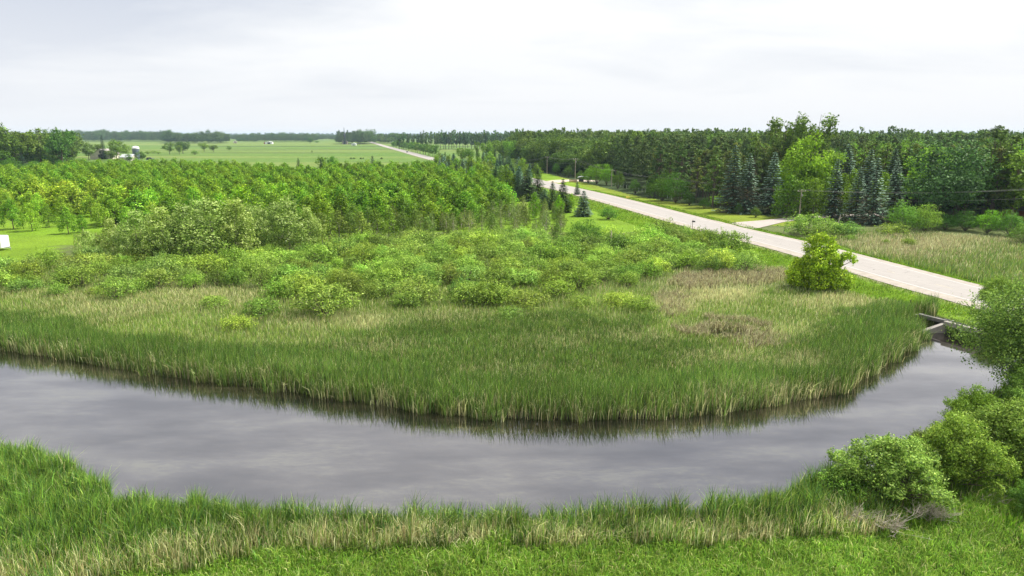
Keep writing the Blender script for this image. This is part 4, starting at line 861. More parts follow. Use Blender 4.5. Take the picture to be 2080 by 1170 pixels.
# ------------------------------------------------------------------ plantation
pl = [(-130, 372), (0, 366), (170, 352), (400, 350), (540, 362), (640, 366), (720, 360), (860, 354), (930, 372), (985, 395), (1035, 425), (1035, 450), (950, 462), (860, 470), (700, 476), (640, 480), (560, 462), (400, 450), (250, 462), (190, 446), (90, 436), (-130, 432)]
pts = scatter_px(pl, 6.4, rs, jitter=.55); pts = pts[np.argsort(pts[:, 1])]; print('plantation', len(pts))
def pl_tint(x, y):
    X, Y = pix(x, y); n = float(fnoise(np.array([x]), np.array([y]), .03, 17)[0])
    yel = min(1, 1.6 * max(0, 1 - math.hypot((X - 70) / 260, (Y - 410) / 60))); g = 1 + .14 * n
    g *= rs.choice((.82, 1.0, 1.0, 1.12, 1.25))
    return (g * (1 + .75 * yel + .06 * n), g * (1 + .38 * yel), g * (1 + .9 * yel) * rs.uniform(.7, 1.3))
for (x, y) in pts[:285]:
    place('young_tree', x, y, rs.uniform(5.2, 9.6), 'bright green young tree in the near ranks of the dense plantation left of the highway', 'plantation trees', wf=rs.uniform(.95, 1.45), tint=pl_tint(x, y))
rest = pts[285:]
ps = stuff_trees('plantation', rest, ['young_tree'], RNG.uniform(5.5, 9.5, len(rest)), 'far ranks of the dense young plantation, merging into one green mass below the fields', 'plantation', wf=1.2)
for px, b, t, kd, lb in ((656, 362, 319, 'broadleaf', 'dark round topped tree rising above the far rim of the plantation'), (758, 356, 315, 'teal_spruce', 'blue green spruce above the far rim of the plantation'), (654, 366, 323, 'green_spruce', 'thin dark spruce beside the dark round topped tree'), (608, 360, 319, 'green_spruce', 'small dark spruce tip at the plantation rim'), (706, 366, 330, 'olive_tree', 'soft green tree at the plantation rim right of the dark round one'),
                     (676, 352, 316, 'broadleaf', 'tall narrow dark green tree at the far rim of the plantation'), (429, 352, 321, 'broadleaf', 'dark bushy tree at the far rim of the plantation, left'), (720, 470, 412, 'near_young', 'yellow green tree at the front centre of the plantation'), (770, 362, 328, 'broadleaf', 'dull grey green tree beside the blue green spruce')):
    place_px(kd, px, b, t, lb, wf=.8 if kd == 'broadleaf' else 1.0, tint=(1.1, 1.3, .9) if kd == 'broadleaf' else None)

# ------------------------------------------------------------------ conifers beside the road
place_px('small_blue', 1185, 440, 386, 'dense blue spruce on the grass at the end of the conifer row, nearest the camera', wf=1.25)
for px, b, t, kd, wf in ((1143, 432, 362, 'green_spruce', 1), (1122, 426, 366, 'green_spruce', .9), (1107, 424, 382, 'teal_spruce', 1.1), (1070, 408, 341, 'green_spruce', 1.25), (1092, 404, 340, 'green_spruce', 1.0), (1172, 402, 374, 'teal_spruce', .7), (1052, 385, 345, 'small_blue', 1.0), (1035, 385, 340, 'teal_spruce', 1.0)):
    place_px(kd, px, b, t, 'dark green spruce in the clump between the plantation and the highway', 'spruces by the highway', wf=wf * 1.55, tint=(1.2, 1.25, 1.3))
for px, b, t, lb in ((1086, 446, 390, 'slim yellow green tree, left one of two before the dark spruces'), (1135, 442, 397, 'slim yellow green tree, right one of two before the dark spruces'), (1160, 432, 394, 'leafy light green tree behind the dense blue spruce')):
    place_px('near_young', px, b, t, lb, wf=.75, tint=(1.1, 1.25, .6))
for (x, y) in scatter_px([(872, 346), (930, 336), (1000, 338), (1040, 350), (1090, 362), (1100, 385), (1060, 402), (1000, 384), (940, 366)], 7.2, rs):
    if segdist(np.array([x]), np.array([y]), ROADC, False)[0] < RW / 2 + 4: continue
    kd = rs.choice(('teal_spruce', 'green_spruce', 'green_spruce', 'blue_spruce', 'olive_tree', 'young_tree'))
    lb = {'teal_spruce': 'blue green spruce', 'green_spruce': 'dark green spruce', 'blue_spruce': 'pale blue spruce', 'olive_tree': 'olive green leafy tree', 'young_tree': 'bright green leafy tree'}[kd] + ' in the mixed belt where the highway disappears'
    place(kd, x, y, rs.uniform(7, 12), lb, 'mixed trees by the highway bend', wf=rs.uniform(1.1, 1.5) if 'spruce' in kd else 1.1, tint=(1.2, 1.3, 1.4) if 'spruce' in kd else None)
place_px('poplar', 970, 335, 281, 'tall slim light green tree rising in front of the far windbreak', wf=.7, tint=(1.4, 1.45, 1))
for px, b, t in ((990, 332, 285), (1006, 330, 280), (1022, 334, 284), (1040, 338, 280), (938, 335, 298), (952, 338, 300)):
    place_px('broadleaf', px, b, t, 'green leafy tree between the small far field and the highway belt', 'leafy trees behind the highway belt', wf=.8, tint=(1.3, 1.35, 1))
# far windbreak and hedge
for i in range(36):
    px = 812 + (i * 9 if i < 8 else 72 + (i - 8) * 5.6) + rs.uniform(-1.5, 1.5); t = rs.uniform(262, 268) + (4 if px < 850 else 0)
    place_px('poplar', px, rs.uniform(300, 304), t, 'tall dark poplar of the far windbreak, crown standing against the sky', 'far windbreak poplars', wf=1.15, tint=(.85, 1, 1.1))
for i in range(18):
    f = i / 17; px = 800 + 84 * f + rs.uniform(-1, 1); place_px('broadleaf', px, 300 + 19 * f, 286 + 8 * f + rs.uniform(-1.5, 1.5), 'rounded hedge tree along the far right side of the highway', 'hedge trees by the far highway', wf=1.1, tint=(1.1, 1.25, 1.1))

# ------------------------------------------------------------------ wood right of the highway
def F(kd, px, b, t, lb, grp=None, **k): return place_px(kd, px, b, t, lb, grp, **k)
F('cottonwood', 1580, 412, 231, 'tall cottonwood rising far above the treetops, left one of two', wf=1.1); F('cottonwood', 1640, 412, 229, 'tall cottonwood rising far above the treetops, right one of two', var=1, wf=1.1)
F('maple', 1632, 430, 280, 'broad bright yellow green tree among dark spruces', wf=.95, tint=(1.1, 1.0, .8)); F('maple', 1830, 405, 298, 'smaller bright green tree behind the tall blue spruces', wf=.7, tint=(1.1, 1.15, .8))
F('oak', 1905, 458, 293, 'huge round dark green oak at the edge of the right hand wood', wf=1.0, tint=(.85, .95, 1.15))
SPR = [(1565, 434, 304, 'pale blue spruce left of the broad bright tree, close to the driveway'), (1588, 425, 332, 'shorter blue spruce tucked behind the pale one by the driveway'), (1515, 434, 307, 'bluish spruce third from the left of the tall spruce row'), (1485, 432, 290, 'tallest dark spruce at the left of the spruce row'), (1690, 446, 318, 'thin spruce with bare brown lower branches behind the utility pole'), (1712, 420, 288, 'spruce tip standing behind the thin brown one'), (1736, 450, 334, 'ragged spruce with bare lower branches left of the pair'),
       (1757, 425, 299, 'spruce tip behind the ragged pair'), (1769, 456, 315, 'blue spruce with drooping boughs, left one of the pair by the oak'), (1810, 452, 322, 'blue spruce with drooping boughs, right one of the pair by the oak'), (1806, 420, 298, 'dark spruce tip right behind the pair by the oak')]
for i, (px, b, t, lb) in enumerate(SPR): F('blue_spruce', px, b, t, lb, 'tall spruces of the right hand wood', wf=1.08 if i not in (4,) else .9, tint=(.8, .85, .8) if i in (3, 10) else (1, 1, 1), var=i)
for px, b, t, w_ in ((1598, 442, 356, 1.1), (1618, 444, 368, 1.1), (1650, 445, 362, 1.1), (1668, 442, 350, .9), (1705, 445, 352, .9), (1788, 445, 350, .8), (1725, 440, 345, .8)):
    F('near_young', px, b, t, 'dark yellow green cedar like tree between the blue spruces', 'cedar like trees among the spruces', wf=w_ * .95, tint=(.72, .78, .5))
F('pine', 2012, 455, 298, 'reddish brown pine with bare trunk showing, far right', wf=1.3, tint=(1.5, 1.2, 1.0)); F('pine', 1975, 450, 300, 'sparse pine between the oak and the reddish pine', wf=1.2)
for px, b, t, w_, lb, tn in ((1640, 478, 440, 1.6, 'wide dark green shrub at the mouth of the driveway', (.75, .95, .7)), (1690, 478, 446, 1.3, 'dark shrub right of the wide one by the driveway', (.8, .95, .75)), (1728, 492, 478, 1.3, 'small round shrub at the rim of the dry reeds', (.9, 1.05, .8)), (1718, 480, 452, 1.3, 'grey green shrub under the dead stub', (.85, 1.0, .9)),
                             (1665, 490, 462, 1.3, 'shrub half hidden behind the lone willow', (.95, 1.05, .8)), (1815, 478, 452, 1.4, 'small yellow green shrub in front of the olive bush', (1.1, 1.1, .8)), (1845, 503, 484, .9, 'tiny bright shrub in the middle of the dry reeds', (1.2, 1.2, .7)), (1800, 500, 488, .9, 'low green shrub in the dry reeds by the road', (1, 1.1, .8))):
    F('shrub', px, b, t, lb, wf=w_, tint=tn)
for px, b, t, w_, lb, tn in ((1835, 474, 404, .95, 'tall olive green willow bush below the oak, left half', (1.5, 1.5, 1.3)), (1878, 474, 410, .9, 'tall olive green willow bush below the oak, right half', (1.6, 1.5, 1.4)), (1920, 468, 434, 1.2, 'low dark bush right of the olive willow bush', (1, 1.2, 1.1)), (1960, 470, 425, 1.2, 'dark bush in the far right row', (.8, 1, .9)),
                             (2005, 474, 424, 1.1, 'brightest green bush in the far right row', (1.7, 1.9, .8)), (2050, 480, 425, 1.1, 'dark bush next to the brightest one', (.9, 1.1, .9)), (2078, 498, 452, 1.2, 'grey green bush at the right picture edge', (1.2, 1.3, 1.4)), (2070, 440, 400, 1.2, 'pale green leafy bush high at the right picture edge', (1.6, 1.7, 1)), (1968, 465, 440, .9, 'low bush in the far right row', (1, 1.1, .9))):
    F('bushy', px, b, t, lb, wf=w_, tint=tn)
front = [(1040, 334), (1085, 345), (1130, 352), (1185, 360), (1240, 364), (1280, 380), (1330, 398), (1400, 416), (1450, 424), (1560, 436), (1700, 446), (1850, 455), (2000, 462), (2200, 470)]
fpoly = front + [(2300, 470), (2300, 300), (2080, 296), (1500, 293), (1200, 292), (1040, 292)]
cand = scatter_px(fpoly, 7.6, rs, jitter=.36); cand = cand[np.argsort(cand[:, 1])]
feat = [P(a, b) for _, a, b in [(0, 1588, 425), (0, 1638, 425), (0, 1632, 430), (0, 1905, 458)]] + [P(s[0], s[1]) for s in SPR]
sel = []; restp = {'pine': [], 'poplar': [], 'broadleaf': []}; cnt = {'pine': 0, 'poplar': 0, 'broadleaf': 0}
for (x, y) in cand:
    X, Y = pix(x, y)
    rad_ = 5.0
    if any(math.hypot(x - a, y - b) < (11 if i == 3 else 8 if i < 3 else 4.2) for i, (a, b) in enumerate(feat)): continue
    n = float(fnoise(np.array([x]), np.array([y]), .02, 77)[0])
    if X < 1235: kd = 'poplar' if (n > -.1) else 'broadleaf'
    elif X < 1560: kd = 'pine' if y < 400 else rs.choice(('poplar', 'poplar', 'pine', 'broadleaf'))
    else: kd = rs.choice(('pine', 'broadleaf')) if n > -.2 else rs.choice(('broadleaf', 'poplar'))
    if X < 1240 and Y > 338: kd = 'broadleaf'
    if kd == 'broadleaf' and X > 1440 and (any(math.hypot(x - a, y - b) < 10 for a, b in feat) or (X < 1880 and any(abs(X - s_[0]) < 26 and Y > s_[1] - 18 for s_ in SPR))): kd = 'pine'
    if 1470 < X < 1870 and Y > 424: continue
    cap = {'pine': 140, 'poplar': 80, 'broadleaf': 110}[kd]
    if X > 2160 or Y < 305 or cnt[kd] >= cap: restp[kd].append((x, y)); continue
    cnt[kd] += 1
    if kd == 'pine': h = rs.uniform(15.5, 22); lb = 'dark needled pine in the close planted block right of the highway' if X < 1560 else 'dark pine in the wood behind the spruces and the oak'
    elif kd == 'poplar': h = rs.uniform(19, 27) + (3.5 if rs.random() < .15 else 0); lb = 'tall green poplar in the wood beyond the roadside shelter' if X < 1300 else 'tall green poplar behind the dark pine block'
    else: h = rs.uniform(13, 20); lb = 'dense leafy tree in the wood beyond the roadside shelter' if X < 1300 else 'leafy tree in the wood behind the spruces and the oak'
    if X < 1240 and Y > 346: h = rs.uniform(8, 13)
    v_ = rs.uniform(.75, 1.5); tn = {'pine': (1.0 * v_ * rs.uniform(.9, 1.25), 1.0 * v_, .95), 'poplar': (1.1 * v_, 1.15 * v_, 1), 'broadleaf': (1.15 * v_, 1.3 * v_, 1)}[kd]
    place(kd, x, y, h, lb, 'trees: ' + lb, wf=rs.uniform(.95, 1.2) * (1.15 if kd != 'poplar' else 1.05), tint=tn)
print('forest', cnt, {k: len(v) for k, v in restp.items()})
HR = {'pine': (16, 25), 'poplar': (20, 30), 'broadleaf': (14, 23)}
for kd in restp:
    a = np.array(restp[kd]); stuff_trees(kd + '_wood', a, [kd], HR[kd][0] + (HR[kd][1] - HR[kd][0]) * RNG.random(len(a)) ** 1.6, {'pine': 'rolling mass of dark pine tops behind the front trees on the right', 'poplar': 'mass of tall poplar tops forming the skyline right of centre', 'broadleaf': 'mass of leafy treetops running back to the skyline on the right'}[kd], 'woodland', wf=1.1)
# leafy understorey along the edge of the wood
EDGE = [(1195, 372, 335, (1.6, 1.8, .8)), (1212, 374, 330, (1.9, 2.0, .8)), (1232, 376, 330, (2.0, 2.1, .8)), (1178, 368, 345, (1.2, 1.4, .9)), (1255, 384, 345, (1.2, 1.4, .9)), (1290, 394, 362, (.9, 1.1, .8)), (1320, 402, 372, (1.0, 1.2, .8)), (1345, 408, 350, (1.3, 1.5, .9)), (1372, 412, 345, (1.2, 1.4, .9)), (1330, 400, 352, (1.3, 1.5, 1)), (1350, 396, 332, (1.1, 1.3, .9)), (1400, 418, 385, (.9, 1.0, .8)), (1130, 354, 330, (1.1, 1.3, .9)), (1100, 350, 325, (1.2, 1.3, .9)), (1155, 360, 335, (1.0, 1.2, .9)), (1165, 352, 320, (1, 1.2, .9)), (1430, 424, 400, (1, 1.2, .8)), (1500, 436, 410, (1, 1.2, .8)), (1535, 442, 420, (1.2, 1.3, .8))]
for px, b, t, tn in EDGE:
    F('bushy', px, b, t, 'leafy bush at the foot of the wood along the mown verge', 'bushes at the foot of the wood', wf=rs.uniform(.6, .95), tint=(tn[0] * .72, tn[1] * .72, tn[2] * .8))
F('shrub', 1460, 420, 396, 'round light green bush at the foot of the spruces beside the mown verge', wf=1.0, tint=(1.1, 1.25, .7)); F('green_spruce', 1270, 383, 363, 'tiny dark spruce standing at the row of white stakes', wf=1.1)

# ------------------------------------------------------------------ left background: woodland, farm, fields
for kd, px, b, t, w_, lb, tn in (('broadleaf', 8, 350, 253, 1.0, 'tall tree at the left picture edge', (1, 1.1, 1)), ('broadleaf', 34, 348, 258, 1.1, 'tall tree second from the left picture edge', (1.1, 1.1, 1)), ('poplar', 62, 345, 262, 1.3, 'pale leafed tree left of the round dark one', (1.2, 1.2, 1.2)), ('poplar', 86, 345, 250, 1.3, 'thin topped tree standing over the round dark one', (1.2, 1.2, 1.3)), ('broadleaf', 130, 345, 254, .8, 'tall tree marking the right end of the left woodland', (.9, 1.05, 1)), ('poplar', 112, 342, 256, 1.0, 'thin pale tree in the gap of the left woodland', (1.2, 1.2, 1.3)),
                             ('oak', 94, 334, 266, 1.0, 'round dark green tree in front of the left woodland', (1, 1.15, 1.15)), ('maple', 46, 338, 288, 1.3, 'wide light green tree in front of the left woodland', (.75, .85, .9)), ('maple', 137, 332, 288, 1.2, 'rounded green tree in front of the left woodland, near the barn', (.75, .8, .9)), ('broadleaf', 181, 326, 291, .9, 'green tree just left of the barn', (1.3, 1.3, 1)),
                             ('blue_spruce', 48, 348, 304, 1.1, 'dark blue spruce before the wide light green tree', (.8, .85, 1)), ('blue_spruce', 8, 346, 304, 1.3, 'broad blue spruce at the left picture edge', (.9, .95, 1)), ('green_spruce', 212, 324, 272, .75, 'tall thin dark spruce beside the barn', (.8, 1, 1.2)), ('broadleaf', 238, 326, 285, 1.1, 'loose crowned tree between the barn and the silo', (1.4, 1.35, 1)), ('green_spruce', 277, 328, 306, 1.1, 'short spruce in front of the silo', (1, 1.1, 1)), ('small_blue', 243, 328, 315, 1.0, 'tiny pale spruce in front of the farm', (1.2, 1.2, 1.2)),
                             ('broadleaf', 255, 318, 292, 1.0, 'light green tree behind the metal roofed shed', (1.6, 1.6, 1)), ('broadleaf', 200, 316, 290, 1.0, 'light green tree behind the barn', (1.6, 1.6, 1)), ('broadleaf', 345, 314, 290, 1.3, 'leafy tree, left one of the clump in the fields', (1.2, 1.25, 1.2)), ('broadleaf', 372, 312, 285, 1.3, 'tallest dark tree of the clump in the fields', (.9, 1, 1.1)), ('broadleaf', 365, 314, 294, 1.0, 'light tree in front of the clump in the fields', (1.5, 1.5, 1.3)),
                             ('broadleaf', 415, 308, 289, 1.4, 'yellowish tree right of the clump in the fields', (1.7, 1.6, 1.2)), ('broadleaf', 434, 309, 293, 1.4, 'dark low tree at the right end of the clump', (1.1, 1.15, 1.3)), ('broadleaf', 466, 307, 297, 1.4, 'single small round tree alone in the fields', (1.2, 1.25, 1.3)), ('bushy', 396, 314, 304, 1.6, 'grey low bush under the clump in the fields', (1.7, 1.6, 2)), ('broadleaf', 630, 292, 279, 1.4, 'single dark round tree by the far field edge', (.9, 1, 1.1)), ('bushy', 644, 290, 286, 2.4, 'low far bush beside the single dark round tree', (1, 1.3, 1.3)), ('olive_tree', 634, 311, 305, 1.0, 'tiny tree on the ditch bank in the fields', (.7, .8, .8))):
    F(kd, px, b, t, lb, wf=w_, tint=tn)
for px, b, t, lb in ((228, 329, 303, 'green bushy tree in front of the barn doorway'), (263, 331, 313, 'low tree in front of the metal roofed shed'), (289, 329, 308, 'small tree right of the silo foot')): F('broadleaf', px, b, t, lb, wf=1.1, tint=(1.1, 1.2, 1))
for px, b, t in ((20, 352, 318), (75, 350, 325), (110, 345, 315), (150, 342, 318), (165, 338, 320), (-10, 352, 300), (60, 352, 330), (130, 348, 325), (20, 345, 290), (75, 342, 295), (115, 340, 290)):
    F('bushy' if t > 310 else 'broadleaf', px, b, t, 'dull green bush at the foot of the left woodland', 'bushes at the foot of the left woodland', wf=1.4, tint=(1, 1.2, 1))
for px, b, t in ((330, 303, 299), (312, 312, 305), (300, 313, 306), (322, 313, 307)):
    F('bushy', px, b, t, 'low grey green bush in the fallow strip right of the silo', 'bushes in the fallow strip', wf=2.0, tint=(1.6, 1.5, 1.6))
def band(name, px0, px1, b0, b1, spacing, kinds, h0, h1, label):
    a = scatter_px([(px0, b0), (px1, b0), (px1, b1), (px0, b1)], spacing, rs, jitter=.4); 
    a = a[:2500]; stuff_trees(name, a, kinds, h0 + (h1 - h0) * np.clip(.5 + .45 * fnoise(a[:, 0], a[:, 1], .02, 5) + .25 * RNG.normal(size=len(a)), -.1, 1.25), label, 'woodland', wf=1.25)
    print(name, len(a))
band('left_woodland', -60, 150, 340, 320, 11, ['broadleaf', 'poplar'], 20, 27, 'dense dark woodland filling the left background')
band('far_woodlot', 338, 465, 291.5, 288.5, 15, ['pine', 'oak'], 15, 29, 'long dark woodlot behind the fields left of centre')
band('far_trees', 480, 640, 289, 286.5, 18, ['oak', 'pine'], 10, 25, 'low line of trees behind the small white shed')
band('farm_grove', 686, 752, 293.5, 290, 13, ['oak', 'pine'], 17, 32, 'round grove around the church spire left of the highway')
band('distant_hedge', 756, 812, 292, 288, 16, ['pine', 'broadleaf'], 10, 24, 'distant hedge where the highway meets the horizon')
band('far_ridge', 120, 345, 288.2, 284, 24, ['pine', 'oak'], 18, 34, 'wooded rise on the skyline behind the farm')
for nm, y0, y1, sp, hh, lb in (('horizon_wood', 2600, 3100, 30, (17, 22), 'thin dark line of woods along the horizon'), ('blue_horizon_wood', 4200, 5200, 60, (20, 30), 'faint bluish woods on the farthest horizon')):
    a = scatter_px(None, sp, rs, jitter=.45, world=[(-.85 * y0, y0), (.85 * y0, y0), (.85 * y1, y1), (-.85 * y1, y1)])
    keepm = fnoise(a[:, 0], a[:, 1], .002, 99) > (-.5 if y0 < 4000 else -1.5); a = a[keepm]; print(nm, len(a)); stuff_trees(nm, a, ['pine', 'oak'], hh[0] + (hh[1] - hh[0]) * np.clip(.5 + .6 * fnoise(a[:, 0], a[:, 1], .006, 55) + .3 * RNG.normal(size=len(a)), -.4, 1.6), lb, 'woodland', wf=1.6 if y0 > 4000 else 1.3)
for px, t in ((424, 264), (442, 266)):
    F('broadleaf', px, 290.5, t, 'dark round headed tree standing above the far woodlot, ' + ('left' if px < 430 else 'right') + ' one of two', wf=.6, tint=(.7, .85, 1))

# ------------------------------------------------------------------ built things
def mpp(y, z=0): return (y * math.cos(PITCH) + (CAM_H - z) * math.sin(PITCH)) / FPX
def thing(name, px, pyb, label, cat, rz=0, group=None, z=None):
    x, y = P(px, pyb, 0.0); return tag(empty(name, (x, y, gz(x, y) if z is None else z), rz), label, cat, group)
# box culvert under the highway
CA = np.array(P(1866, 636, 1.35)); CB = np.array(P(1992, 667, 1.35)); cu = unit(CB - CA); cv = np.array([-cu[1], cu[0]])
if cv[0] < 0: cv = -cv            # towards the road
cul = tag(empty('box_culvert', (*CA, 0.0), math.atan2(cu[1], cu[0])), 'weathered concrete twin box culvert letting the river under the highway', 'culvert')
sgn = 1 if np.dot(cv, [-math.sin(cul.rotation_euler[2]), math.cos(cul.rotation_euler[2])]) > 0 else -1
Lc = float(np.linalg.norm(CB - CA)); mid = float(np.linalg.norm(np.array(P(1922, 651, 1.35)) - CA))
MB().box((mid / 2, sgn * -.1, 1.12), (mid - .3, .5, .46), bev=.03).build('deck_beam', M_CONC_D, cul)
MB().box(((mid + Lc) / 2 + .15, sgn * -.75, 1.10), (Lc - mid, .5, .56), bev=.03).build('deck_beam', M_CONC, cul)
for x0, x1, off in ((0.0, mid - .3, 0), (mid + .15, Lc, -.6)):
    MB().box(((x0 + x1) / 2, sgn * (1.35 + off * .5), .3), (x1 - x0, .3, 1.6)).build('tunnel_shade_panel', M_DARK, cul)  # black panel closes the recess; its colour stands in for tunnel shade
    MB().box(((x0 + x1) / 2, sgn * (.68 + off * .5), .97), (x1 - x0 - .02, 1.1 - off * .2, .12)).build('roof_slab', M_CONC_D, cul)
for xx in (-.15, mid - .07, Lc + .1):
    MB().box((xx, sgn * .5, .1), (.3, 2.0, 2.1), bev=.02).build('side_wall', M_CONC_D, cul)
m = MB(); y0 = sgn * -.5; y1 = sgn * -3.4
w0, w1 = mid - .3, mid + .15
m.raw([(w0, y0, -1), (w1, y0, -1), (w1 - 1.0, y1, -1), (w0 - 1.2, y1, -1), (w0, y0, 1.02), (w1, y0, 1.02), (w1 - 1.0, y1, -.05), (w0 - 1.2, y1, -.05)], [(0, 3, 2, 1), (4, 5, 6, 7), (0, 1, 5, 4), (1, 2, 6, 5), (2, 3, 7, 6), (3, 0, 4, 7)])
m.build('wing_wall', M_CONC, cul)
# utility poles and their lines
PL = [(1064, 344, 325), (1111, 354, 319), (1168, 371, 323), (1242, 379, 346), (1369, 410, 363), (1623, 446, 388)]
ends = []
PLAB = ['farthest utility pole, short, above the spruce tops', 'second farthest utility pole on the rough grass', 'tall utility pole next to the roadside shelter', 'utility pole with one short arm by the row of white stakes', 'utility pole half lost against the dark wood', 'nearest utility pole, pale with a wide crossarm, beside the driveway']
for i, (px, b, t) in enumerate(PL):
    x, y = P(px, b, 0); h = height_for(px, b, t); o = tag(empty('utility_pole', (x, y, gz(x, y)), rad(8)), PLAB[i], 'utility pole', 'utility poles')
    MB().tube([(0, 0, -.3), (0, 0, h * .5), (0, 0, h + .15)], [.19, .16, .12], 8).build('post', M_POLE, o)
    aw = 1.3 if i != 3 else .8
    MB().box((0 if i != 3 else .5, -.12, h - .15), (aw * 2, .12, .16)).build('crossarm', M_POLE, o)
    for sx in (-aw * .9, 0.0, aw * .9):
        if i == 3 and sx < 0: continue
        MB().lathe([(.03, 0), (.07, .03), (.05, .09), (.08, .13), (.02, .22)], (sx + (0 if i != 3 else .4), -.12, h - .06 + (.2 if sx == 0 else 0)), 8).build('insulator', M_WHITE, o)
    if i in (2, 5): MB().lathe([(.16, 0), (.2, .05), (.2, .7), (.1, .78)], (.32, 0, h - 1.9), 10).build('transformer', M_GREY, o)
    ends.append((x, y, h + gz(x, y)))
ends.append((125, 165, 11.0)); ends.append((165, 120, 11.0))
for k, (ox, oz) in enumerate(((-1.15, .1), (0, .32), (1.15, .1), (0.1, -2.0))):
    mb = MB()
    for a, b in zip(ends[:-1], ends[1:]):
        n = 12; mb.tube([(a[0] + (b[0] - a[0]) * i / n + ox, a[1] + (b[1] - a[1]) * i / n, a[2] + (b[2] - a[2]) * i / n + oz - 4 * .9 * (i / n) * (1 - i / n)) for i in range(n + 1)], .014, 4)
    tag(mb.build('power_line', M_WIRE), ['power line on the left insulators of the utility poles', 'power line on the middle insulators of the utility poles', 'power line on the right insulators of the utility poles', 'lowest single cable slung below the crossarms of the utility poles'][k], 'power line', 'power lines')
# roadside shelter, barrier, sign, stakes, mailbox
x, y = P(1185, 371, .2)
sh = tag(empty('roadside_shelter', (x, y, gz(x, y)), rad(-6)), 'small open shelter with a whitish curved roof beside the far highway', 'shelter')
m = MB(); prof = [(-2.9, 2.75), (-2.4, 3.0), (-1, 3.3), (1, 3.3), (2.4, 3.0), (2.9, 2.75), (2.9, 2.62), (2.3, 2.86), (0, 3.14), (-2.3, 2.86), (-2.9, 2.62)]; m.prism(prof, -1.5, 1.5); m.build('roof', M_ROOFM, sh)
for sx in (-2.2, 2.2):
    for sy in (-1.2, 1.2): MB().box((sx, sy, 1.4), (.16, .16, 2.9)).build('post', M_BLACKM, sh)
m = MB(); m.box((0, .6, .45), (3.2, .4, .08)); m.box((-1.3, .6, .2), (.1, .35, .45)); m.box((1.3, .6, .2), (.1, .35, .45)); m.build('bench', M_BROWN, sh)
MB().box((-1.0, 1.25, 1.2), (2.2, .08, 1.6)).build('back_panel', M_BLACKM, sh)
bf = thing('board_fence', 1164, 371, 'short reddish brown board fence left of the roadside shelter', 'fence', rad(-6))
for i in range(4): MB().box((0, 0, .35 + i * .34), (3.6, .05, .26)).build('rail', M_BROWN, bf)
for sx in (-1.85, 0, 1.85): MB().box((sx, .08, .8), (.14, .14, 1.7)).build('post', M_BLACKM, bf)
x, y = P(1275, 407, .8)
sg = tag(empty('yellow_marker', (x, y, gz(x, y)), rad(20)), 'small bright yellow board standing low on the mown verge beside the road', 'marker sign')
MB().box((0, 0, .75), (1.5, .05, .75), bev=.02).build('board', M_YELLOW, sg)
for sx in (-.5, .5): MB().box((sx, .06, .35), (.07, .05, .9)).build('leg', M_GREY, sg)
st0 = np.array(P(1250, 378, 0)); st1 = np.array(P(1364, 405, 0))
for i in range(18):
    q = st0 + (st1 - st0) * i / 17; mb = MB().tube([(0, 0, -.2), (rs.uniform(-.06, .06), 0, 1.5)], [.07, .06], 6)
    o = mb.build('white_stake', M_WHITE); o.location = (q[0], q[1], gz(*q)); tag(o, 'thin white stake in the long row at the foot of the wood, ' + ('far half' if i < 9 else 'near half'), 'stake', 'white stakes')
x, y = P(1406, 474, .4)
mbx = tag(empty('mailbox', (x, y, gz(x, y)), rad(10)), 'dark mailbox on a leaning brown post at the near road edge', 'mailbox')
MB().tube([(0, 0, -.3), (-.06, 0, 2.1)], [.075, .065], 6).build('post', M_POLE, mbx)
m = MB(); pr = [(-.02, 0), (-.17, 0), (-.17, .18), (-.12, .27), (0, .31), (.12, .27), (.17, .18), (.17, 0)]
V = [(q_[0], 0, q_[1]) for q_ in pr]; m.prism(pr, -.3, .3); bxo = m.build('box', M_BLACKM, mbx); bxo.location = (.2, 0, 2.05); bxo.rotation_euler = (0, 0, rad(80)); bxo.scale = (1.2, 1.2, 1.2)
fl = MB().box((0, 0, 0), (.03, .12, .3)).build('flag', M_RED, bxo); fl.location = (.2, .1, .28)
for k_, (dx_, hh) in enumerate(((-.45, 2.0), (-.95, 1.5))):
    o = MB().tube([(0, 0, -.2), (rs.uniform(-.1, .1), 0, hh)], .035, 5).build('thin_stake', M_DEAD); o.location = (x + dx_, y + .2, gz(x, y)); tag(o, ['thin stake right beside the mailbox post', 'shorter thin stake left of the mailbox'][k_], 'stake')
for px, b, t, mt, lb in ((1849, 620, 603, M_BLACKM, 'short black marker post in the grass above the culvert'), (1492, 462, 452, M_BLACKM, 'tiny dark marker post on the grass island of the driveway')):
    x, y = P(px, b, .5); o = MB().tube([(0, 0, -.3), (0, 0, 1.15)], .07, 6).build('marker_post', mt); o.location = (x, y, gz(x, y)); tag(o, lb, 'marker post')
def snag(px, b, t, lean, lb, mat=M_DEAD, r0=.16):
    x, y = P(px, b, 0); h = height_for(px, b, t); mb = MB().tube([(0, 0, -.3), (lean * .4, 0, h * .5), (lean, 0, h)], [r0, r0 * .8, r0 * .5], 7)
    for _ in range(4):
        f = rs.uniform(.4, .95); a = rs.uniform(0, 6.28); mb.tube([(lean * f, 0, h * f), (lean * f + .7 * math.cos(a), .7 * math.sin(a), h * f + rs.uniform(0, .6))], [.05, .015], 4)
    o = mb.build('dead_snag', mat); o.location = (x, y, gz(x, y)); tag(o, lb, 'dead tree')
snag(1241, 512, 468, -.1, 'broken reddish dead trunk sticking out of the thicket right of the large dark bush', M_POLE)
snag(1701, 462, 437, .5, 'forked bleached dead stub above the grey green shrub by the driveway'); snag(1331, 520, 492, 0, 'thin dark dead stem rising from the right part of the thicket', M_BARK, .07)
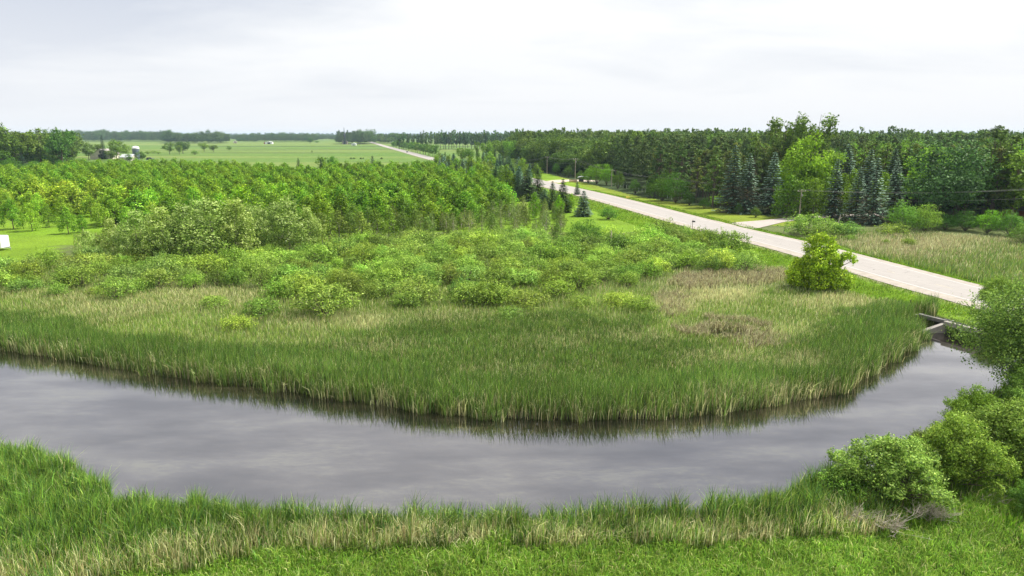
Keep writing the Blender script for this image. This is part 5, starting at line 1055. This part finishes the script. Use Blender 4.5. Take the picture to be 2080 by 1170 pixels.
x, y = P(1590, 472, .2); o = MB().tube([(0, 0, -.2), (.9, 0, 2.6)], [.07, .05], 6).build('leaning_post', M_DEAD); o.location = (x, y, gz(x, y)); tag(o, 'thin bleached post leaning beside the wide dark shrub by the driveway', 'post')
# white trailer at the left edge
x, y = P(-26, 508, 0)
tr = tag(empty('white_trailer', (x, y, gz(x, y)), rad(-4)), 'white box trailer on the lawn cut by the left picture edge', 'trailer')
MB().box((0, 0, 1.75), (8.6, 2.5, 2.5), bev=.12).build('body', M_WHITE, tr)
MB().box((3.6, -1.27, 1.75), (.09, .05, 2.3)).build('corner_trim', M_GREY, tr); MB().box((0, -1.27, .56), (8.4, .05, .14)).build('skirt_rail', M_GREY, tr)
for sx in (-1.0, .1): MB().raw(*(lambda V_, F_: (V_, F_))(*tubes([([(sx, -1.3, .36), (sx, -1.05, .36)], [.36, .36])], 16))).build('wheel', M_RUBBER, tr)
m = MB(); m.tube([(4.2, -.8, .5), (5.4, 0, .5)], .07, 6); m.tube([(4.2, .8, .5), (5.4, 0, .5)], .07, 6); m.tube([(5.3, 0, .5), (5.3, 0, -.1)], .05, 6); m.build('tow_bar', M_GREY, tr)
# farm: barn, silo, shed
def gable(parent, L_, W_, h, hr, wm, rm, ov=.5):
    m = MB(); m.prism([(-W_ / 2, 0), (W_ / 2, 0), (W_ / 2, h), (0, h + hr), (-W_ / 2, h)], -L_ / 2, L_ / 2); m.build('wall', wm, parent)
    a = ov; k = hr / (W_ / 2); m = MB(); m.prism([(-W_ / 2 - a, h - a * k + .05), (0, h + hr + .05), (W_ / 2 + a, h - a * k + .05), (W_ / 2 + a, h - a * k + .35), (0, h + hr + .4), (-W_ / 2 - a, h - a * k + .35)], -L_ / 2 - ov, L_ / 2 + ov); m.build('roof', rm, parent)
M_ROOFG = plain('weathered_roof', (0.30, 0.27, 0.25), .8, .2, .5)
bn = thing('barn', 214, 323, 'cream sided barn with a low gable roof and a dark doorway behind the plantation', 'barn', rad(10))
gable(bn, 22, 19, 5.0, 4.6, M_OFFW, M_ROOFG); MB().box((1.2, -11.05, 2.3), (6.2, .2, 4.6)).build('doorway', M_DARK, bn); MB().box((0, -11.05, 6.9), (1.6, .2, 1.5)).build('loft_window', M_DARK, bn)
so_ = thing('silo', 278, 324, 'round grey silo with a white domed cap beside the short spruce', 'silo')
hs_ = height_for(278, 324, 297); Rs = 6.4 * mpp(700) 
MB().lathe([(Rs, 0), (Rs, hs_ * .86)], n=24).build('shell', plain('silo_blue_grey', (0.12, 0.15, 0.19), .5, .15, 1), so_); MB().lathe([(Rs * 1.03, hs_ * .80), (Rs * 1.03, hs_ * .88), (Rs * .8, hs_ * .96), (Rs * .3, hs_), (.1, hs_ * 1.01)], n=24).build('cap', M_WHITE, so_)
sd_ = thing('metal_shed', 262, 326, 'low shed with a bright pale metal roof left of the silo', 'shed', rad(84)); gable(sd_, 11, 9, 3.0, 2.4, M_OFFW, M_ROOFM)
MB().box((4.55, 0, 1.3), (.15, 2.6, 2.6)).build('door', M_RED, sd_)
def car(name, px, b, z, rz, lb, mat=M_CAR):
    x, y = P(px, b, z); o = tag(empty(name, (x, y, z), rz), lb, 'car')
    m = MB(); m.prism([(-2.3, .35), (2.3, .35), (2.35, .8), (1.5, .95), (-2.2, 1.0), (-2.35, .7)], -.9, .9); m.build('body', mat, o)
    m = MB(); m.prism([(-1.9, 1.0), (-1.3, 1.5), (.4, 1.5), (1.1, .98)], -.78, .78); m.build('cabin', M_GLASS, o)
    m = MB(); m.box((-.45, 0, 1.53), (1.7, 1.5, .06), bev=.02); m.build('roof_panel', mat, o)
    for sx in (-1.45, 1.45):
        for sy in (-.82, .82): V_, F_ = tubes([([(sx, sy - .11, .34), (sx, sy + .11, .34)], [.34, .34])], 14); MB().raw(V_, F_).build('wheel', M_RUBBER, o)
car('car', 827, 309.5, .32, rad(104), 'small dark car driving away on the far stretch of the highway')
o = car('parked_vehicle', 305, 325, .1, rad(5), 'dark blue vehicle parked on the farm track right of the silo')
dz_ = [o_ for o_ in sc.objects if o_.name.startswith('parked_vehicle')][0]; dz_.scale = (1.5, 1.3, 1.5)
# far buildings
fs = thing('white_shed', 547, 292.5, 'tiny white shed with a black doorway at the far field edge', 'shed', rad(3)); gable(fs, 12, 17, 4.6, 1.6, M_WHITE, M_ROOFM); MB().box((1, -6.1, 2.0), (7, .2, 3.8)).build('doorway', M_DARK, fs); MB().box((-10.0, 0, 2.1), (3.0, 11, 4.2)).build('lean_to', M_RED, fs)
fh = thing('far_house', 478, 291, 'pale little house at the edge of the far woodlot', 'house', rad(20)); gable(fh, 12, 9, 4, 3, M_OFFW, M_ROOFG); MB().box((0, -6.1, 1.2), (1.4, .15, 2.2)).build('door', M_DARK, fh)
wh = thing('white_garage', 719, 295.5, 'small white garage at the foot of the grove by the church', 'garage', rad(2)); gable(wh, 8, 10, 3.6, 1.8, M_WHITE, M_ROOFM); MB().box((0, -4.1, 1.4), (5, .15, 2.6)).build('door', M_GREY, wh)
cx_, cy_ = P(701, 293, 0); ch = tag(empty('church', (cx_, cy_, 0), rad(10)), 'dark church spire rising out of the grove left of the highway', 'church')
hc = height_for(701, 293, 259); gable(ch, 24, 12, 9, 7, M_OFFW, M_ROOFG); MB().box((0, -14, hc * .25), (5.5, 5.5, hc * .5)).build('tower', plain('dark_slate', (0.06, 0.07, 0.085), .7, .2, .5), ch)
MB().raw([(-3.2, -17.2, hc * .5), (3.2, -17.2, hc * .5), (3.2, -10.8, hc * .5), (-3.2, -10.8, hc * .5), (-.9, -14.9, hc * .66), (.9, -14.9, hc * .66), (.9, -13.1, hc * .66), (-.9, -13.1, hc * .66), (-.35, -14.35, hc), (.35, -14.35, hc), (.35, -13.65, hc), (-.35, -13.65, hc)],
         [(3, 2, 1, 0), (0, 1, 5, 4), (1, 2, 6, 5), (2, 3, 7, 6), (3, 0, 4, 7), (4, 5, 9, 8), (5, 6, 10, 9), (6, 7, 11, 10), (7, 4, 8, 11), (8, 9, 10, 11)]).build('spire', bpy.data.materials['dark_slate'], ch)
osx, osy = P(2074, 445, 0); os_ = tag(empty('orange_shed', (osx, osy, 0), rad(10)), 'orange brown shed wall glimpsed behind bushes at the right picture edge', 'shed'); gable(os_, 8, 7, 3, 1.6, plain('orange_siding', (0.45, 0.17, 0.05), .8, .25, .8), M_ROOFG)
MB().box((0, -4.08, 1.1), (1.2, .12, 2.2)).build('door', M_DARK, os_)
for px in (649, 661, 713, 719, 733, 738, 775):
    place_px('bushy', px, 323.5, 319.6, 'black looking low bush on the ditch bank crossing the fields', 'dark bushes on the field ditch', wf=1.5 if px != 738 else .9, tint=(.3, .38, .4))

# ------------------------------------------------------------------ air
hb = MB(); hb.raw([(x_, y_, z_) for z_ in (-5, 48) for x_, y_ in ((-9100, -400), (9100, -400), (9100, 12200), (-9100, 12200))], [(0, 3, 2, 1), (4, 5, 6, 7), (0, 1, 5, 4), (1, 2, 6, 5), (2, 3, 7, 6), (3, 0, 4, 7)])
hm_ = new_mat('haze'); t = hm_.node_tree; o_ = N(t, 'ShaderNodeOutputMaterial'); pv = N(t, 'ShaderNodeVolumePrincipled'); pv.inputs['Density'].default_value = 0.00006; pv.inputs['Color'].default_value = (0.6, 0.8, 1.0, 1); pv.inputs['Anisotropy'].default_value = 0.1
L(t, pv.outputs[0], o_.inputs['Volume']); tag(hb.build('haze', hm_), kind='stuff', label='pale blue summer haze over the distant woods', cat='haze')

# ------------------------------------------------------------------ labels that tell the many plants apart
ONES = ['', 'first', 'second', 'third', 'fourth', 'fifth', 'sixth', 'seventh', 'eighth', 'ninth', 'tenth', 'eleventh', 'twelfth', 'thirteenth', 'fourteenth', 'fifteenth', 'sixteenth', 'seventeenth', 'eighteenth', 'nineteenth']
TENS = {20: 'twentieth', 30: 'thirtieth', 40: 'fortieth', 50: 'fiftieth', 60: 'sixtieth'}; TP = {20: 'twenty', 30: 'thirty', 40: 'forty', 50: 'fifty', 60: 'sixty'}
def ordn(n): return ONES[n] if n < 20 else (TENS[n] if n % 10 == 0 else TP[n // 10 * 10] + ' ' + ONES[n % 10])
def relabel(sel, noun, where, per, rank_word='rank'):
    sel = sorted(sel, key=lambda o: o.location.y); k = 0; r_ = 0
    while k < len(sel):
        grp = sel[k:k + per] if len(sel) - k >= per * 1.5 else sel[k:]; k += len(grp); r_ += 1
        grp.sort(key=lambda o: pix(o.location.x, o.location.y)[0]); hs = sorted(o.scale[2] for o in grp)
        for i, o in enumerate(grp):
            sz = 'tall ' if o.scale[2] >= hs[int(len(hs) * .8)] else ('low ' if o.scale[2] <= hs[int(len(hs) * .2)] else '')
            o['label'] = f"{sz}{noun}, {ordn(i + 1)} from left in {'front' if r_ == 1 else ordn(r_)} {rank_word} {where}"
def grp_of(*subs): return [o for o in sc.objects if o.parent is None and 'group' in o and any(s in o['label'] for s in subs)]
relabel(grp_of('near ranks of the dense plantation'), 'young green tree', 'of plantation', 48)
relabel(grp_of('rounded willow shrub in the'), 'rounded willow shrub', 'of marsh thicket', 40)
relabel(grp_of('tall silver leaved poplar in'), 'silver leaved poplar', 'behind thicket', 12, 'row')
relabel(grp_of('dark pine in the wood behind'), 'dark pine', 'behind spruces and oak', 30)
relabel(grp_of('close planted block'), 'dark pine', 'of block right of highway', 20)
for sub, noun, where in (('half bare sapling', 'grey half bare sapling', 'left of dark bush'), ('leafy sapling among', 'leafy sapling', 'left of dark bush'), ('tall green poplar in the wood', 'tall green poplar', 'beyond roadside shelter'), ('tall green poplar behind', 'tall green poplar', 'behind pine block'), ('dense leafy tree in the wood', 'dense leafy tree', 'beyond roadside shelter'), ('leafy tree in the wood behind', 'leafy tree', 'behind spruces and oak'),
                        ('far windbreak, crown', 'tall poplar', 'of far windbreak'), ('rounded hedge tree', 'rounded hedge tree', 'by far highway'), ('thin stemmed olive', 'olive green tree', 'right of silvery poplars'), ('leafy bush at the foot of the wood', 'leafy bush', 'along mown verge'), ('thin white stake', 'thin white stake', 'at foot of wood'),
                        ('blue green spruce in the mixed', 'blue green spruce', 'where highway disappears'), ('dark green spruce in the mixed', 'dark green spruce', 'where highway disappears'), ('pale blue spruce in the mixed', 'pale blue spruce', 'where highway disappears'), ('olive green leafy tree in the mixed', 'olive leafy tree', 'where highway disappears'), ('bright green leafy tree in the mixed', 'bright leafy tree', 'where highway disappears'),
                        ('dark green spruce in the clump', 'dark green spruce', 'of clump beside highway'), ('cedar like tree', 'yellow green cedar like tree', 'between blue spruces'), ('dull green bush at the foot', 'dull green bush', 'below left woodland'), ('low grey green bush', 'low grey green bush', 'right of silo'), ('black looking low bush', 'black looking low bush', 'on field ditch'), ('front of the plantation behind', 'young tree', 'behind left lawn'), ('green leafy tree between the small', 'green leafy tree', 'behind highway belt')):
    relabel(grp_of(sub), noun, where, 26, 'row')
print('labels', len({o['label'] for o in sc.objects if o.parent is None and 'label' in o}))
